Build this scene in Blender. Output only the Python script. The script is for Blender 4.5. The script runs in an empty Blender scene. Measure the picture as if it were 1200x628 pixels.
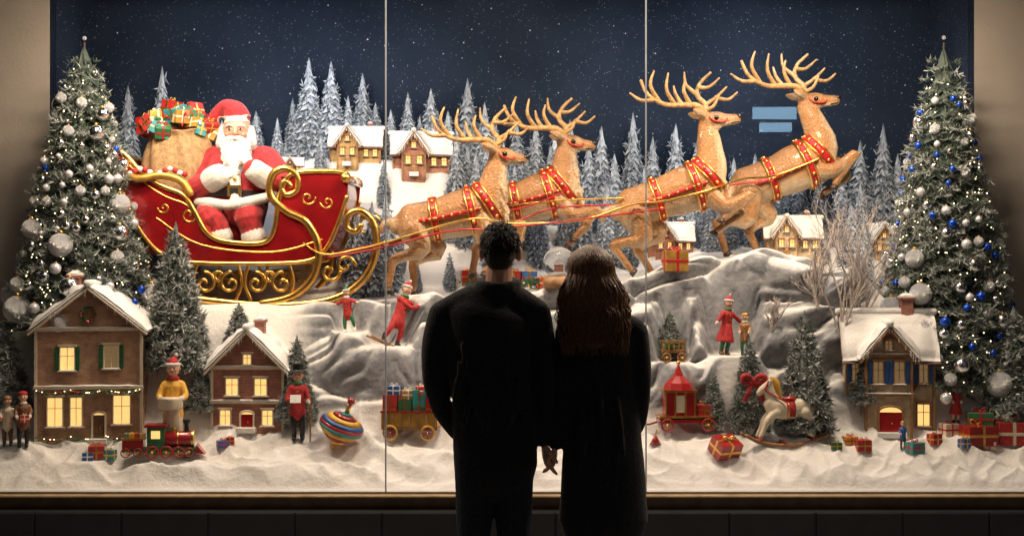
import bpy, math, random
import numpy as np
from mathutils import Vector, Matrix, noise
from mathutils.bvhtree import BVHTree
R=random.Random(7)
CAMY=-7.0; CAMZ=1.55; F=1450.0
scene=bpy.context.scene
def S(y): return (y-CAMY)/F
def Q(px,py,y):
    k=S(y); return Vector(((px-600)*k,y,CAMZ-(py-314)*k))
# ------------------------------------------------------------------ materials
def mat(name,col,rough=0.6,metal=0.0,ns=30,var=0.15,bump=0.0,bs=None,emit=None,es=0,sheen=0,coat=0,spec=None):
    m=bpy.data.materials.new(name); m.use_nodes=True
    nt=m.node_tree; b=nt.nodes['Principled BSDF']
    b.inputs['Roughness'].default_value=rough; b.inputs['Metallic'].default_value=metal
    if sheen: b.inputs['Sheen Weight'].default_value=sheen
    if coat: b.inputs['Coat Weight'].default_value=coat
    if spec is not None: b.inputs['Specular IOR Level'].default_value=spec
    tc=nt.nodes.new('ShaderNodeTexCoord')
    n=nt.nodes.new('ShaderNodeTexNoise'); n.inputs['Scale'].default_value=ns; n.inputs['Detail'].default_value=2
    nt.links.new(tc.outputs['Object'],n.inputs['Vector'])
    mx=nt.nodes.new('ShaderNodeMix'); mx.data_type='RGBA'
    mx.inputs['A'].default_value=(*[c*(1-var) for c in col],1); mx.inputs['B'].default_value=(*[min(1,c*(1+var)) for c in col],1)
    mr=nt.nodes.new('ShaderNodeMapRange'); mr.inputs['From Min'].default_value=.3; mr.inputs['From Max'].default_value=.7
    nt.links.new(n.outputs['Fac'],mr.inputs['Value']); nt.links.new(mr.outputs['Result'],mx.inputs['Factor'])
    nt.links.new(mx.outputs['Result'],b.inputs['Base Color'])
    if bump:
        n2=nt.nodes.new('ShaderNodeTexNoise'); n2.inputs['Scale'].default_value=bs or ns*3; n2.inputs['Detail'].default_value=3
        nt.links.new(tc.outputs['Object'],n2.inputs['Vector'])
        bp=nt.nodes.new('ShaderNodeBump'); bp.inputs['Strength'].default_value=bump; bp.inputs['Distance'].default_value=.01
        nt.links.new(n2.outputs['Fac'],bp.inputs['Height']); nt.links.new(bp.outputs['Normal'],b.inputs['Normal'])
    if emit:
        b.inputs['Emission Color'].default_value=(*emit,1); b.inputs['Emission Strength'].default_value=es
        try: m.cycles.emission_sampling='NONE'
        except: pass
    return m
def vcolmat(name,rough=.7,bump=0,bs=200,sheen=0,trans=0,coat=0):
    m=mat(name,(.5,.5,.5),rough,bump=bump,bs=bs,sheen=sheen,coat=coat)
    nt=m.node_tree; b=nt.nodes['Principled BSDF']
    a=nt.nodes.new('ShaderNodeAttribute'); a.attribute_name='Col'
    mx=nt.nodes.new('ShaderNodeMix'); mx.data_type='RGBA'; mx.blend_type='MULTIPLY'; mx.inputs['Factor'].default_value=1
    src=[l for l in nt.links if l.to_socket==b.inputs['Base Color']][0].from_node
    src.inputs['A'].default_value=(.82,.82,.82,1); src.inputs['B'].default_value=(1,1,1,1)
    nt.links.new(a.outputs['Color'],mx.inputs['A']); nt.links.new(src.outputs['Result'],mx.inputs['B'])
    nt.links.new(mx.outputs['Result'],b.inputs['Base Color'])
    return m
M={}
def defm(k,*a,**kw): M[k]=mat(k,*a,**kw)
defm('snow',(.76,.74,.71),.75,ns=8,var=.06,bump=.5,bs=90)
defm('snowfluff',(.78,.78,.78),.85,ns=20,var=.08,bump=.8,bs=160)
defm('redvelvet',(.36,.010,.014),.75,ns=25,var=.4,bump=.5,bs=120,sheen=.2)
defm('redpaint',(.34,.014,.014),.25,ns=10,var=.15,bump=.05,coat=.5)
defm('sleighred',(.20,.006,.008),.22,ns=7,var=.25,bump=.06,bs=30,coat=.6)
defm('redcloth',(.40,.02,.02),.75,ns=60,var=.3,bump=.3)
defm('redstrap',(.42,.012,.016),.4,ns=60,var=.2)
defm('whitefur',(.78,.75,.70),.95,ns=80,var=.12,bump=1,bs=220)
defm('gold',(.80,.47,.12),.30,1.0,ns=20,var=.2,bump=.12)
defm('goldpaint',(.58,.33,.07),.38,.6,ns=20,var=.25,bump=.1)
defm('skin',(.60,.32,.22),.5,ns=20,var=.08)
defm('dollskin',(.66,.40,.28),.4,ns=20,var=.06)
defm('black',(.012,.012,.012),.4,ns=30)
defm('eye',(.01,.008,.006),.1,ns=30)
defm('sack',(.40,.25,.12),.9,ns=40,var=.25,bump=.9,bs=150)
defm('green',(.03,.15,.06),.5,ns=30,var=.2)
defm('teal',(.03,.26,.27),.4,ns=30,var=.2)
defm('blue',(.03,.11,.32),.45,ns=30,var=.2)
defm('yellow',(.70,.38,.05),.55,ns=30,var=.2)
defm('cream',(.66,.57,.42),.5,ns=30,var=.1)
defm('white',(.76,.74,.70),.4,ns=20,var=.06)
defm('brown',(.16,.07,.03),.6,ns=30,var=.3)
defm('wood',(.30,.15,.06),.5,ns=18,var=.4,bump=.2)
defm('grey',(.2,.2,.21),.6,ns=20)
defm('silver',(.85,.86,.88),.18,1.0,ns=10,var=.05)
defm('silverglit',(.78,.79,.83),.38,.75,ns=300,var=.4,bump=1,bs=400)
defm('pearl',(.70,.70,.73),.2,.35,ns=12,var=.05,coat=.5)
defm('bluebulb',(.02,.09,.60),.15,.6,ns=10,var=.05)
defm('antler',(.42,.24,.09),.45,ns=30,var=.4,bump=.5)
defm('hoof',(.05,.03,.02),.4,ns=30)
defm('nose',(.02,.012,.01),.25,ns=30)
defm('trunk',(.06,.04,.025),.9,ns=30,var=.3,bump=.5)
defm('twig',(.46,.40,.36),.8,ns=60,var=.3)
defm('lit',(.8,.5,.15),.5,emit=(1,.60,.2),es=1.1,ns=25,var=.3)
defm('dim',(.16,.13,.09),.15,ns=30,emit=(1,.6,.25),es=.16)
defm('fairy',(1,.8,.5),.5,emit=(1,.78,.45),es=6)
defm('stone',(.50,.38,.24),.85,ns=22,var=.25,bump=.6,bs=60)
defm('ochre',(.46,.31,.13),.85,ns=22,var=.25,bump=.5,bs=60)
defm('pinkplaster',(.36,.17,.11),.85,ns=22,var=.3,bump=.5,bs=60)
defm('rooftile',(.20,.12,.09),.8,ns=30,var=.3)
defm('coat',(.013,.013,.016),.9,ns=60,var=.4,bump=.6,bs=120,sheen=.1,spec=.2)
defm('jeans',(.018,.021,.031),.9,ns=80,var=.4,bump=.5,spec=.2)
defm('hairdark',(.014,.010,.008),.5,ns=80,var=.5,bump=.6,bs=200,spec=.4)
defm('hairbrown',(.15,.068,.030),.40,ns=120,var=.6,bump=.3,bs=300)
defm('shoe',(.01,.01,.01),.5,ns=30)
defm('beige',(.36,.31,.26),.85,ns=3,var=.06,bump=.12,bs=40)
defm('bronze',(.10,.065,.04),.42,.7,ns=12,var=.2)
defm('brass',(.52,.36,.18),.38,.6,ns=12,var=.2,bump=.05)
defm('plinth',(.009,.009,.010),.6,ns=6,var=.4,bump=.2)
defm('ledge',(.50,.43,.33),.5,ns=6,var=.08)
defm('seam',(.34,.37,.40),.35,ns=10)
defm('asphalt',(.05,.05,.05),.85,ns=60,var=.3,bump=.4)
defm('ceil',(.03,.03,.035),.9)
defm('pinkcheek',(.62,.24,.17),.5)
M['foliage']=vcolmat('foliage',.75)
M['fur']=vcolmat('deer_fur',.5,bump=.9,bs=75,coat=.12)
def brickmat(name,c1,c2,mortar,scale):
    m=bpy.data.materials.new(name); m.use_nodes=True; nt=m.node_tree; b=nt.nodes['Principled BSDF']; b.inputs['Roughness'].default_value=.9
    tc=nt.nodes.new('ShaderNodeTexCoord'); mp=nt.nodes.new('ShaderNodeMapping'); mp.inputs['Rotation'].default_value=(math.radians(90),0,0)
    br=nt.nodes.new('ShaderNodeTexBrick'); br.inputs['Color1'].default_value=(*c1,1); br.inputs['Color2'].default_value=(*c2,1); br.inputs['Mortar'].default_value=(*mortar,1)
    br.inputs['Scale'].default_value=scale; br.inputs['Mortar Size'].default_value=.03; br.inputs['Brick Width'].default_value=.6; br.inputs['Row Height'].default_value=.24
    n=nt.nodes.new('ShaderNodeTexNoise'); n.inputs['Scale'].default_value=18; n.inputs['Detail'].default_value=4
    rp=nt.nodes.new('ShaderNodeMapRange'); rp.inputs['From Min'].default_value=.3; rp.inputs['From Max'].default_value=.7; rp.inputs['To Min'].default_value=.65; rp.inputs['To Max'].default_value=1.15
    mx=nt.nodes.new('ShaderNodeMix'); mx.data_type='RGBA'; mx.blend_type='MULTIPLY'; mx.inputs['Factor'].default_value=1
    bp=nt.nodes.new('ShaderNodeBump'); bp.inputs['Strength'].default_value=.5; bp.inputs['Distance'].default_value=.006
    L=nt.links.new
    L(tc.outputs['Object'],mp.inputs['Vector']); L(mp.outputs['Vector'],br.inputs['Vector']); L(tc.outputs['Object'],n.inputs['Vector'])
    L(n.outputs['Fac'],rp.inputs['Value']); L(br.outputs['Color'],mx.inputs['A']); L(rp.outputs['Result'],mx.inputs['B'])
    L(mx.outputs['Result'],b.inputs['Base Color'])
    iv=nt.nodes.new('ShaderNodeMath'); iv.operation='SUBTRACT'; iv.inputs[0].default_value=1
    L(br.outputs['Fac'],iv.inputs[1]); L(iv.outputs[0],bp.inputs['Height']); L(bp.outputs['Normal'],b.inputs['Normal'])
    return m
M['brick']=brickmat('brick',(.52,.26,.14),(.40,.18,.10),(.46,.38,.28),22)
M['brickred']=brickmat('brickred',(.48,.15,.09),(.36,.10,.07),(.44,.34,.27),26)
# ------------------------------------------------------------------ mesh builder
def spline(pts,rad,res):
    P=[];Rr=[];n=len(pts)
    for i in range(n-1):
        p0=pts[max(i-1,0)];p1=pts[i];p2=pts[i+1];p3=pts[min(i+2,n-1)]
        for j in range(res):
            t=j/res
            P.append(0.5*((2*p1)+(p2-p0)*t+(2*p0-5*p1+4*p2-p3)*t*t+(3*p1-p0-3*p2+p3)*t**3))
            tt=t*t*(3-2*t); Rr.append(rad[i]*(1-tt)+rad[i+1]*tt)
    P.append(pts[-1]);Rr.append(rad[-1])
    return P,Rr
class MB:
    def __init__(s): s.v=[];s.f=[];s.mi=[];s.sm=[];s.mats=[];s.T=Matrix.Identity(4)
    def k(s,m):
        m=M[m] if isinstance(m,str) else m
        if m not in s.mats: s.mats.append(m)
        return s.mats.index(m)
    def add(s,vs,fs,m,smooth=True):
        o=len(s.v); T=s.T; s.v.extend(T@Vector(p) for p in vs); i=s.k(m)
        for f in fs: s.f.append([a+o for a in f]); s.mi.append(i); s.sm.append(smooth)
    def tube(s,pts,rad,m,n=10,flat=1.0,hint=(0,1,0),res=0,cap='round',smooth=True):
        pts=[Vector(p) for p in pts]
        if not hasattr(rad,'__len__'): rad=[rad]*len(pts)
        if res: pts,rad=spline(pts,list(rad),res)
        hint=Vector(hint); vs=[];fs=[];a=None;N=len(pts); fr=[]
        for i in range(N):
            t=pts[min(i+1,N-1)]-pts[max(i-1,0)]
            if t.length<1e-9: t=Vector((0,0,1))
            t.normalize()
            h=(hint if (flat!=1.0 or a is None) else a); q=h-t*t.dot(h)
            if q.length<.05:
                h=a if a is not None else Vector((1,0.01,0.3)); q=h-t*t.dot(h)
                if q.length<.05: q=Vector((0,0,1)).cross(t)+Vector((.001,0,0))
            a=q.normalized(); b=t.cross(a); fr.append((pts[i],t,a,b,rad[i]))
        rings=[]
        if cap=='round':
            p,t,a0,b0,r=fr[0]; rings.append((p-t*r*.75,a0,b0,r*.55)); rings.append((p-t*r*.4,a0,b0,r*.87))
        for p,t,a0,b0,r in fr: rings.append((p,a0,b0,r))
        if cap=='round':
            p,t,a0,b0,r=fr[-1]; rings.append((p+t*r*.4,a0,b0,r*.87)); rings.append((p+t*r*.75,a0,b0,r*.55))
        for p,a0,b0,r in rings:
            for j in range(n):
                th=2*math.pi*j/n; vs.append(p+a0*(math.cos(th)*r*flat)+b0*(math.sin(th)*r))
        K=len(rings)
        for i in range(K-1):
            for j in range(n):
                j2=(j+1)%n; fs.append([i*n+j,i*n+j2,(i+1)*n+j2,(i+1)*n+j])
        if cap=='round':
            p,t,_,_,r=fr[0]; vs.append(p-t*r*.88); c=len(vs)-1
            fs+=[[c,(j+1)%n,j] for j in range(n)]
            p,t,_,_,r=fr[-1]; vs.append(p+t*r*.88); c=len(vs)-1
            fs+=[[c,(K-1)*n+j,(K-1)*n+(j+1)%n] for j in range(n)]
        elif cap=='flat':
            fs.append(list(range(n))[::-1]); fs.append([(K-1)*n+j for j in range(n)])
        s.add(vs,fs,m,smooth)
    def sph(s,c,r,m,seg=14,rot=None):
        if not hasattr(r,'__len__'): r=(r,r,r)
        c=Vector(c); rg=max(6,seg//2+2); vs=[];fs=[]
        for i in range(1,rg):
            ph=math.pi*i/rg
            for j in range(seg):
                th=2*math.pi*j/seg
                d=Vector((math.sin(ph)*math.cos(th)*r[0],math.sin(ph)*math.sin(th)*r[1],math.cos(ph)*r[2]))
                if rot: d=rot@d
                vs.append(c+d)
        d1=Vector((0,0,r[2]))
        if rot: d1=rot@d1
        vs+= [c+d1,c-d1]; top=len(vs)-2; bot=top+1
        for i in range(rg-2):
            for j in range(seg):
                j2=(j+1)%seg; fs.append([i*seg+j,(i+1)*seg+j,(i+1)*seg+j2,i*seg+j2])
        for j in range(seg):
            j2=(j+1)%seg; fs.append([top,j,j2]); fs.append([bot,(rg-2)*seg+j2,(rg-2)*seg+j])
        s.add(vs,fs,m,True)
    def box(s,c,sz,m,rz=0,ry=0,rx=0):
        c=Vector(c); rot=Matrix.Rotation(rz,3,'Z')@Matrix.Rotation(ry,3,'Y')@Matrix.Rotation(rx,3,'X')
        vs=[c+rot@Vector((x*sz[0]/2,y*sz[1]/2,z*sz[2]/2)) for x in(-1,1) for y in(-1,1) for z in(-1,1)]
        s.add(vs,[[0,1,3,2],[4,6,7,5],[0,4,5,1],[2,3,7,6],[0,2,6,4],[1,5,7,3]],m,False)
    def lathe(s,prof,c,m,n=24,rot=None,smooth=True):
        c=Vector(c);vs=[];fs=[];K=len(prof)
        for r,z in prof:
            for j in range(n):
                th=2*math.pi*j/n; d=Vector((r*math.cos(th),r*math.sin(th),z))
                if rot: d=rot@d
                vs.append(c+d)
        for i in range(K-1):
            for j in range(n):
                j2=(j+1)%n; fs.append([i*n+j,i*n+j2,(i+1)*n+j2,(i+1)*n+j])
        fs.append(list(range(n))[::-1]); fs.append([(K-1)*n+j for j in range(n)])
        s.add(vs,fs,m,smooth)
    def prism(s,poly,w0,w1,m,fn=None):
        n=len(poly); vs=[(p[0],w0,p[1]) for p in poly]+[(p[0],w1,p[1]) for p in poly]
        if fn: vs=[fn(*v) for v in vs]
        fs=[list(range(n)),[n+i for i in range(n)][::-1]]+[[i,i+n,(i+1)%n+n,(i+1)%n] for i in range(n)]
        s.add(vs,fs,m,False)
    def slab(s,a,b,c,d,th,m,amp=0,nx=1,ny=1):
        a,b,c,d=map(Vector,(a,b,c,d)); nr=(b-a).cross(d-a).normalized()
        if nr.z<0: nr=-nr
        vs=[];fs=[]
        for j in range(ny+1):
            for i in range(nx+1):
                u=i/nx;v=j/ny; p=(a*(1-u)+b*u)*(1-v)+(d*(1-u)+c*u)*v
                t=th
                if amp:
                    e=min(u,1-u)*nx/2.0; f=min(v,1-v)*ny/2.0
                    t=th*(min(1,e)*.65+.35)*(min(1,f)*.65+.35)*(1+amp*noise.noise(p*14))
                    p=p+(p-(a+b+c+d)/4)*0.02*noise.noise(p*20+Vector((3,3,3)))
                vs.append(p+nr*t)
        N=len(vs)
        for j in range(ny+1):
            for i in range(nx+1):
                u=i/nx;v=j/ny; p=(a*(1-u)+b*u)*(1-v)+(d*(1-u)+c*u)*v; vs.append(p)
        W=nx+1
        for j in range(ny):
            for i in range(nx):
                q=[j*W+i,j*W+i+1,(j+1)*W+i+1,(j+1)*W+i]; fs.append(q); fs.append([N+x for x in q][::-1])
        for i in range(nx):
            fs.append([i,i+1,N+i+1,N+i]); k=ny*W; fs.append([k+i+1,k+i,N+k+i,N+k+i+1])
        for j in range(ny):
            fs.append([j*W,(j+1)*W,N+(j+1)*W,N+j*W][::-1]); fs.append([j*W+nx,(j+1)*W+nx,N+(j+1)*W+nx,N+j*W+nx])
        s.add(vs,fs,m,bool(amp))
    def gift(s,c,sz,m,rib='gold',rz=0,rx=0,bow=True):
        old=s.T; s.T=old@Matrix.Translation(Vector(c))@Matrix.Rotation(rz,4,'Z')@Matrix.Rotation(rx,4,'X')
        x,y,z=sz; s.box((0,0,z/2),sz,m); w=min(x,z)*.14
        s.box((0,0,z*.5),(w,y*1.03,z*1.03),rib); s.box((0,0,z*.5),(x*1.025,w,z*1.025),rib)
        s.box((0,0,z*.5),(x*1.02,y*1.035,w),rib)
        if bow:
            r=min(x,y)*.09
            for sg in(-1,1):
                s.tube([(0,0,z*1.02),(sg*r*2.2,0,z*1.02+r*2.4),(sg*r*3.6,0,z*1.02+r*1.4),(sg*r*2,0,z*1.02+r*.3),(0,0,z*1.02)],r*.5,rib,6,res=3)
            s.sph((0,0,z*1.04),r*.8,rib,8)
        s.T=old
    def build(s,name,loc=(0,0,0),parent=None,bevel=0,cols=None):
        loc=Vector(loc); me=bpy.data.meshes.new(name)
        me.from_pydata([tuple(v-loc) for v in s.v],[],s.f)
        for m in s.mats: me.materials.append(m)
        me.polygons.foreach_set('material_index',s.mi); me.polygons.foreach_set('use_smooth',s.sm)
        me.update(); ob=bpy.data.objects.new(name,me); scene.collection.objects.link(ob); ob.location=loc
        if parent: ob.parent=parent; ob.location=loc-parent.location
        if bevel:
            bm=ob.modifiers.new('b','BEVEL'); bm.width=bevel; bm.segments=2; bm.limit_method='ANGLE'
        return ob
    def fuse(s,name,voxel,loc=(0,0,0),parent=None,sm=4,colf=None,onemat=None):
        loc=Vector(loc); me=bpy.data.meshes.new('t'); me.from_pydata([tuple(v) for v in s.v],[],s.f)
        ob=bpy.data.objects.new('t',me); scene.collection.objects.link(ob)
        r=ob.modifiers.new('r','REMESH'); r.mode='VOXEL'; r.voxel_size=voxel
        q=ob.modifiers.new('s','SMOOTH'); q.factor=.5; q.iterations=sm
        dg=bpy.context.evaluated_depsgraph_get(); dg.update()
        nm=bpy.data.meshes.new_from_object(ob.evaluated_get(dg)); bpy.data.objects.remove(ob); nm.name=name
        nm.materials.clear()
        n=len(nm.polygons)
        if onemat: nm.materials.append(M[onemat])
        else:
            for m in s.mats: nm.materials.append(m)
            if len(s.mats)>1:
                bv=BVHTree.FromPolygons(s.v,s.f); mi=[0]*n
                for i,p in enumerate(nm.polygons):
                    h=bv.find_nearest(p.center); mi[i]=s.mi[h[2]]
                nm.polygons.foreach_set('material_index',mi)
        nm.polygons.foreach_set('use_smooth',[True]*n)
        if colf:
            ca=nm.color_attributes.new('Col','FLOAT_COLOR','POINT'); buf=[]
            for v in nm.vertices: buf.extend((*colf(v.co,v.normal),1))
            ca.data.foreach_set('color',buf)
        nm.transform(Matrix.Translation(-loc)); nm.update()
        o=bpy.data.objects.new(name,nm); scene.collection.objects.link(o); o.location=loc
        if parent: o.parent=parent; o.location=loc-parent.location
        return o
def empty(name,loc):
    e=bpy.data.objects.new(name,None); scene.collection.objects.link(e); e.location=loc; e.empty_display_size=.1; return e
def interp(tab,x):
    if x<=tab[0][0]: return tab[0][1]
    for (a,b),(c,d) in zip(tab,tab[1:]):
        if x<=c:
            t=(x-a)/(c-a); t=t*t*(3-2*t); return b+(d-b)*t
    return tab[-1][1]
def ss(a,b,x):
    t=max(0,min(1,(x-a)/(b-a))); return t*t*(3-2*t)
# ------------------------------------------------------------------ terrain
CR=[(-50,385),(100,375),(200,362),(240,357),(340,354),(450,351),(520,350),(600,342),(680,334),(740,327),(790,312),(850,301),(900,297),(950,302),(1000,322),(1050,355),(1100,395),(1200,430),(1300,440)]
BK=[(0,290),(150,240),(300,206),(370,186),(450,188),(515,198),(560,224),(650,262),(720,280),(1000,280),(1200,305)]
# flat ledges cut into the rock face on which the little skaters stand: (x, y, z, radius)
LEDGE=[]
for px_,py_,y_,r_ in((455,404,.74,.15),(411,388,.80,.11),(858,415,.68,.17),(789,422,.68,.11)):
    q_=Q(px_,py_,y_); LEDGE.append((q_.x,q_.y,q_.z,r_))
def terr(x,y):
    px=600+x/S(.95); zc=CAMZ-(interp(CR,px)-314)*S(.95)
    pb=600+x/S(2.0); zb=CAMZ-(interp(BK,pb)-314)*S(2.0)
    f=.285+.055*ss(.05,.13,y)+.22*max(0,(y-.12))/.38
    fold=1-abs(noise.noise(Vector((x*3.2+y*4,y*3-x*.7,7))))*2.2; fold2=1-abs(noise.noise(Vector((x*6.5-y*5,y*7+x,2))))*2.2
    f+=ss(.05,.16,y)*(.050*noise.noise(Vector((x*1.9,y*4.5,1)))+.024*noise.noise(Vector((x*5,y*9,4)))+.042*max(0,fold)**2+.018*max(0,fold2)**2-.02)
    yy=y+.07*noise.noise(Vector((x*1.6,2.2,0)))
    s=ss(.48,.93,yy); z=f*(1-s)+zc*s
    b=ss(1.45,2.0,y); z=z*(1-b)+max(zb,zc)*b
    z+=.025*noise.noise(Vector((x*2.5,y*2.5,9)))*s
    rz=ss(330,400,px)*(1-ss(985,1030,px))
    m=ss(.02,.25,s)*(1-ss(.93,1.15,y))*rz
    m2=m+.35*ss(.9,1.0,s)*(1-ss(1.05,1.35,y))*ss(735,790,px)*(1-ss(960,1010,px))
    m2=min(1,m2); dy=0
    if m2>0:
        w=Vector((x*1.3+.40*noise.noise(Vector((x*1.8,z*2,3))),y*1.4,z*2.7-x*.5+.35*noise.noise(Vector((x*1.8,z*2,8)))))
        d,_=noise.voronoi(w*1.15); g=min(1,(d[1]-d[0])*1.6)**.6
        d2,_=noise.voronoi(w*2.6+Vector((5,5,5))); g2=min(1,(d2[1]-d2[0])*1.6)**.7
        disp=m2*(.17*g+.045*g2-.11)+m2*.012*noise.noise(w*6)
        dy=-disp*.9; z+=disp*.55
    for lx,ly,lz,lr in LEDGE:
        dx_=(x-lx)*.8; dl=math.sqrt(dx_*dx_+(y-ly)**2)+.02*noise.noise(Vector((x*9,y*9,3)))
        k=1-ss(lr*.62,lr*1.15,dl)
        if k>0: z=z*(1-k)+(lz-.006+.006*noise.noise(Vector((x*12,y*12,1))))*k; dy*=(1-k)
    return z,dy,m
def build_terrain():
    NX=640; ys=list(np.linspace(.05,.42,54))+list(np.linspace(.43,1.08,130))+list(np.linspace(1.1,2.18,44))
    vs=[];att=[]
    for y in ys:
        for i in range(NX+1):
            x=-3.6+7.2*i/NX; z,dy,m=terr(x,y); vs.append((x,max(.052,y+dy),z)); att.append(m)
    W=NX+1; fs=[(j*W+i,j*W+i+1,(j+1)*W+i+1,(j+1)*W+i) for j in range(len(ys)-1) for i in range(NX)]
    o=len(vs)
    for i in range(NX+1): vs.append((vs[i][0],.045,.27)); att.append(0)
    fs+=[(o+i,o+i+1,i+1,i) for i in range(NX)]
    me=bpy.data.meshes.new('snow_ground'); me.from_pydata(vs,[],fs)
    me.polygons.foreach_set('use_smooth',[True]*len(fs))
    a=me.attributes.new('rock','FLOAT','POINT'); a.data.foreach_set('value',att)
    m=bpy.data.materials.new('snow_and_rock'); m.use_nodes=True; nt=m.node_tree; b=nt.nodes['Principled BSDF']; L=nt.links.new
    b.inputs['Roughness'].default_value=.8
    N=nt.nodes.new
    g=N('ShaderNodeNewGeometry'); tc=N('ShaderNodeTexCoord'); at=N('ShaderNodeAttribute'); at.attribute_name='rock'
    n1=N('ShaderNodeTexNoise'); n1.inputs['Scale'].default_value=7; n1.inputs['Detail'].default_value=4; L(tc.outputs['Object'],n1.inputs['Vector'])
    sp=N('ShaderNodeSeparateXYZ'); L(g.outputs['Normal'],sp.inputs['Vector'])
    a1=N('ShaderNodeMath'); a1.operation='MULTIPLY_ADD'; L(n1.outputs['Fac'],a1.inputs[0]); a1.inputs[1].default_value=-.8; L(sp.outputs['Z'],a1.inputs[2])
    mr=N('ShaderNodeMapRange'); L(a1.outputs[0],mr.inputs['Value']); mr.inputs['From Min'].default_value=.0; mr.inputs['From Max'].default_value=.46; mr.inputs['To Min'].default_value=1; mr.inputs['To Max'].default_value=0
    mm=N('ShaderNodeMath'); mm.operation='MULTIPLY'; L(mr.outputs['Result'],mm.inputs[0]); 
    m2=N('ShaderNodeMath'); m2.operation='MULTIPLY'; m2.use_clamp=True; L(at.outputs['Fac'],m2.inputs[0]); m2.inputs[1].default_value=1.6; L(m2.outputs[0],mm.inputs[1])
    n2=N('ShaderNodeTexNoise'); n2.inputs['Scale'].default_value=12; n2.inputs['Detail'].default_value=6; n2.inputs['Roughness'].default_value=.6; L(tc.outputs['Object'],n2.inputs['Vector'])
    cr=N('ShaderNodeValToRGB'); cr.color_ramp.elements[0].position=.28; cr.color_ramp.elements[0].color=(.13,.14,.16,1); cr.color_ramp.elements[1].position=.75; cr.color_ramp.elements[1].color=(.38,.38,.39,1)
    L(n2.outputs['Fac'],cr.inputs['Fac'])
    sn=N('ShaderNodeValToRGB'); sn.color_ramp.elements[0].color=(.64,.61,.58,1); sn.color_ramp.elements[1].color=(.76,.74,.71,1); L(n1.outputs['Fac'],sn.inputs['Fac'])
    mx=N('ShaderNodeMix'); mx.data_type='RGBA'; L(mm.outputs[0],mx.inputs['Factor']); L(sn.outputs['Color'],mx.inputs['A']); L(cr.outputs['Color'],mx.inputs['B'])
    L(mx.outputs['Result'],b.inputs['Base Color'])
    n3=N('ShaderNodeTexNoise'); n3.inputs['Scale'].default_value=38; n3.inputs['Detail'].default_value=5; L(tc.outputs['Object'],n3.inputs['Vector'])
    bp=N('ShaderNodeBump'); bp.inputs['Strength'].default_value=.5; bp.inputs['Distance'].default_value=.012; L(n3.outputs['Fac'],bp.inputs['Height']); L(bp.outputs['Normal'],b.inputs['Normal'])
    me.materials.append(m); ob=bpy.data.objects.new('snow_ground',me); scene.collection.objects.link(ob)
    return BVHTree.FromPolygons([Vector(v) for v in vs],fs)
BV=build_terrain()
CAM=Vector((0,CAMY,CAMZ))
def gz(x,y):
    h=BV.ray_cast(Vector((x,y,6)),Vector((0,0,-1)))
    return h[0].copy() if h[0] is not None else Vector((x,y,.3))
def drop(px,py,yd=1.2):
    d=Vector(((px-600)/F,1,-(py-314)/F)).normalized(); h=BV.ray_cast(CAM,d)
    if h[0] is not None: return h[0].copy()
    return gz(Q(px,py,yd).x,yd)
# ------------------------------------------------------------------ trees
def needles(H,Rb,N,seed,nl,nw,frost,tiers=0,droop=.25,nb=260,up=.12,green=(.022,.05,.03),white=(.72,.75,.78),pw=.9):
    r=np.random.RandomState(seed)
    u=(np.arange(nb)+r.rand(nb))/nb; zf=1-np.sqrt(1-u*.995)
    zf=.05+.95*zf
    if tiers: 
        zf=np.round(zf*tiers)/tiers+ (r.rand(nb)-.5)*.25/tiers
    ang=np.arange(nb)*2.39996+r.rand(nb)*.5
    rem=np.clip(1-zf,0,1)
    L=Rb*rem**pw*(.80+.30*r.rand(nb))+.01*H
    b=r.choice(nb,N,p=(L**1.4/np.sum(L**1.4)))
    s=r.beta(2.0,1.0,N); ph=ang[b]; l=L[b]
    dirv=np.stack([np.cos(ph),np.sin(ph),np.zeros(N)],1); side=np.stack([-np.sin(ph),np.cos(ph),np.zeros(N)],1)
    z=zf[b]*H+up*l*s-droop*l*s**2
    P=dirv*(l*s)[:,None]; P[:,2]=z
    sg=r.choice([-1.,1.,0.],N,p=[.42,.42,.16]); tl=.36*l*(1-.75*s)+.010*H
    q=r.rand(N); td=dirv*.6+side*sg[:,None]; td[:,2]+= -.12+(sg==0)*.35
    P=P+td*(tl*q)[:,None]
    nd=td*.55+r.normal(0,.55,(N,3)); nd[:,2]+=.08; nd/=np.linalg.norm(nd,axis=1)[:,None]+1e-6
    ln=nl*(.6+.7*r.rand(N)); w=np.cross(nd,r.normal(0,1,(N,3))); w/=np.linalg.norm(w,axis=1)[:,None]+1e-6; w*=(nw/2)
    V=np.stack([P-w,P+w,P+nd*ln[:,None]],1).reshape(-1,3)
    bl=(.25+1.15*r.rand(nb))[b]
    fr=np.clip(frost*(.02+1.15*s**2.4)*(.1+1.3*r.rand(N))*bl+.35*np.clip(nd[:,2],0,1)*frost*bl,0,1)
    g=np.array(green)*(.6+.8*r.rand(N))[:,None]; wh=np.array(white)
    base=g+(wh-g)*(fr*.35)[:,None]; tip=g+(wh-g)*np.clip(fr*1.25,0,1)[:,None]
    C3=np.stack([base,base,tip],1).reshape(-1,3)
    return V,C3
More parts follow.
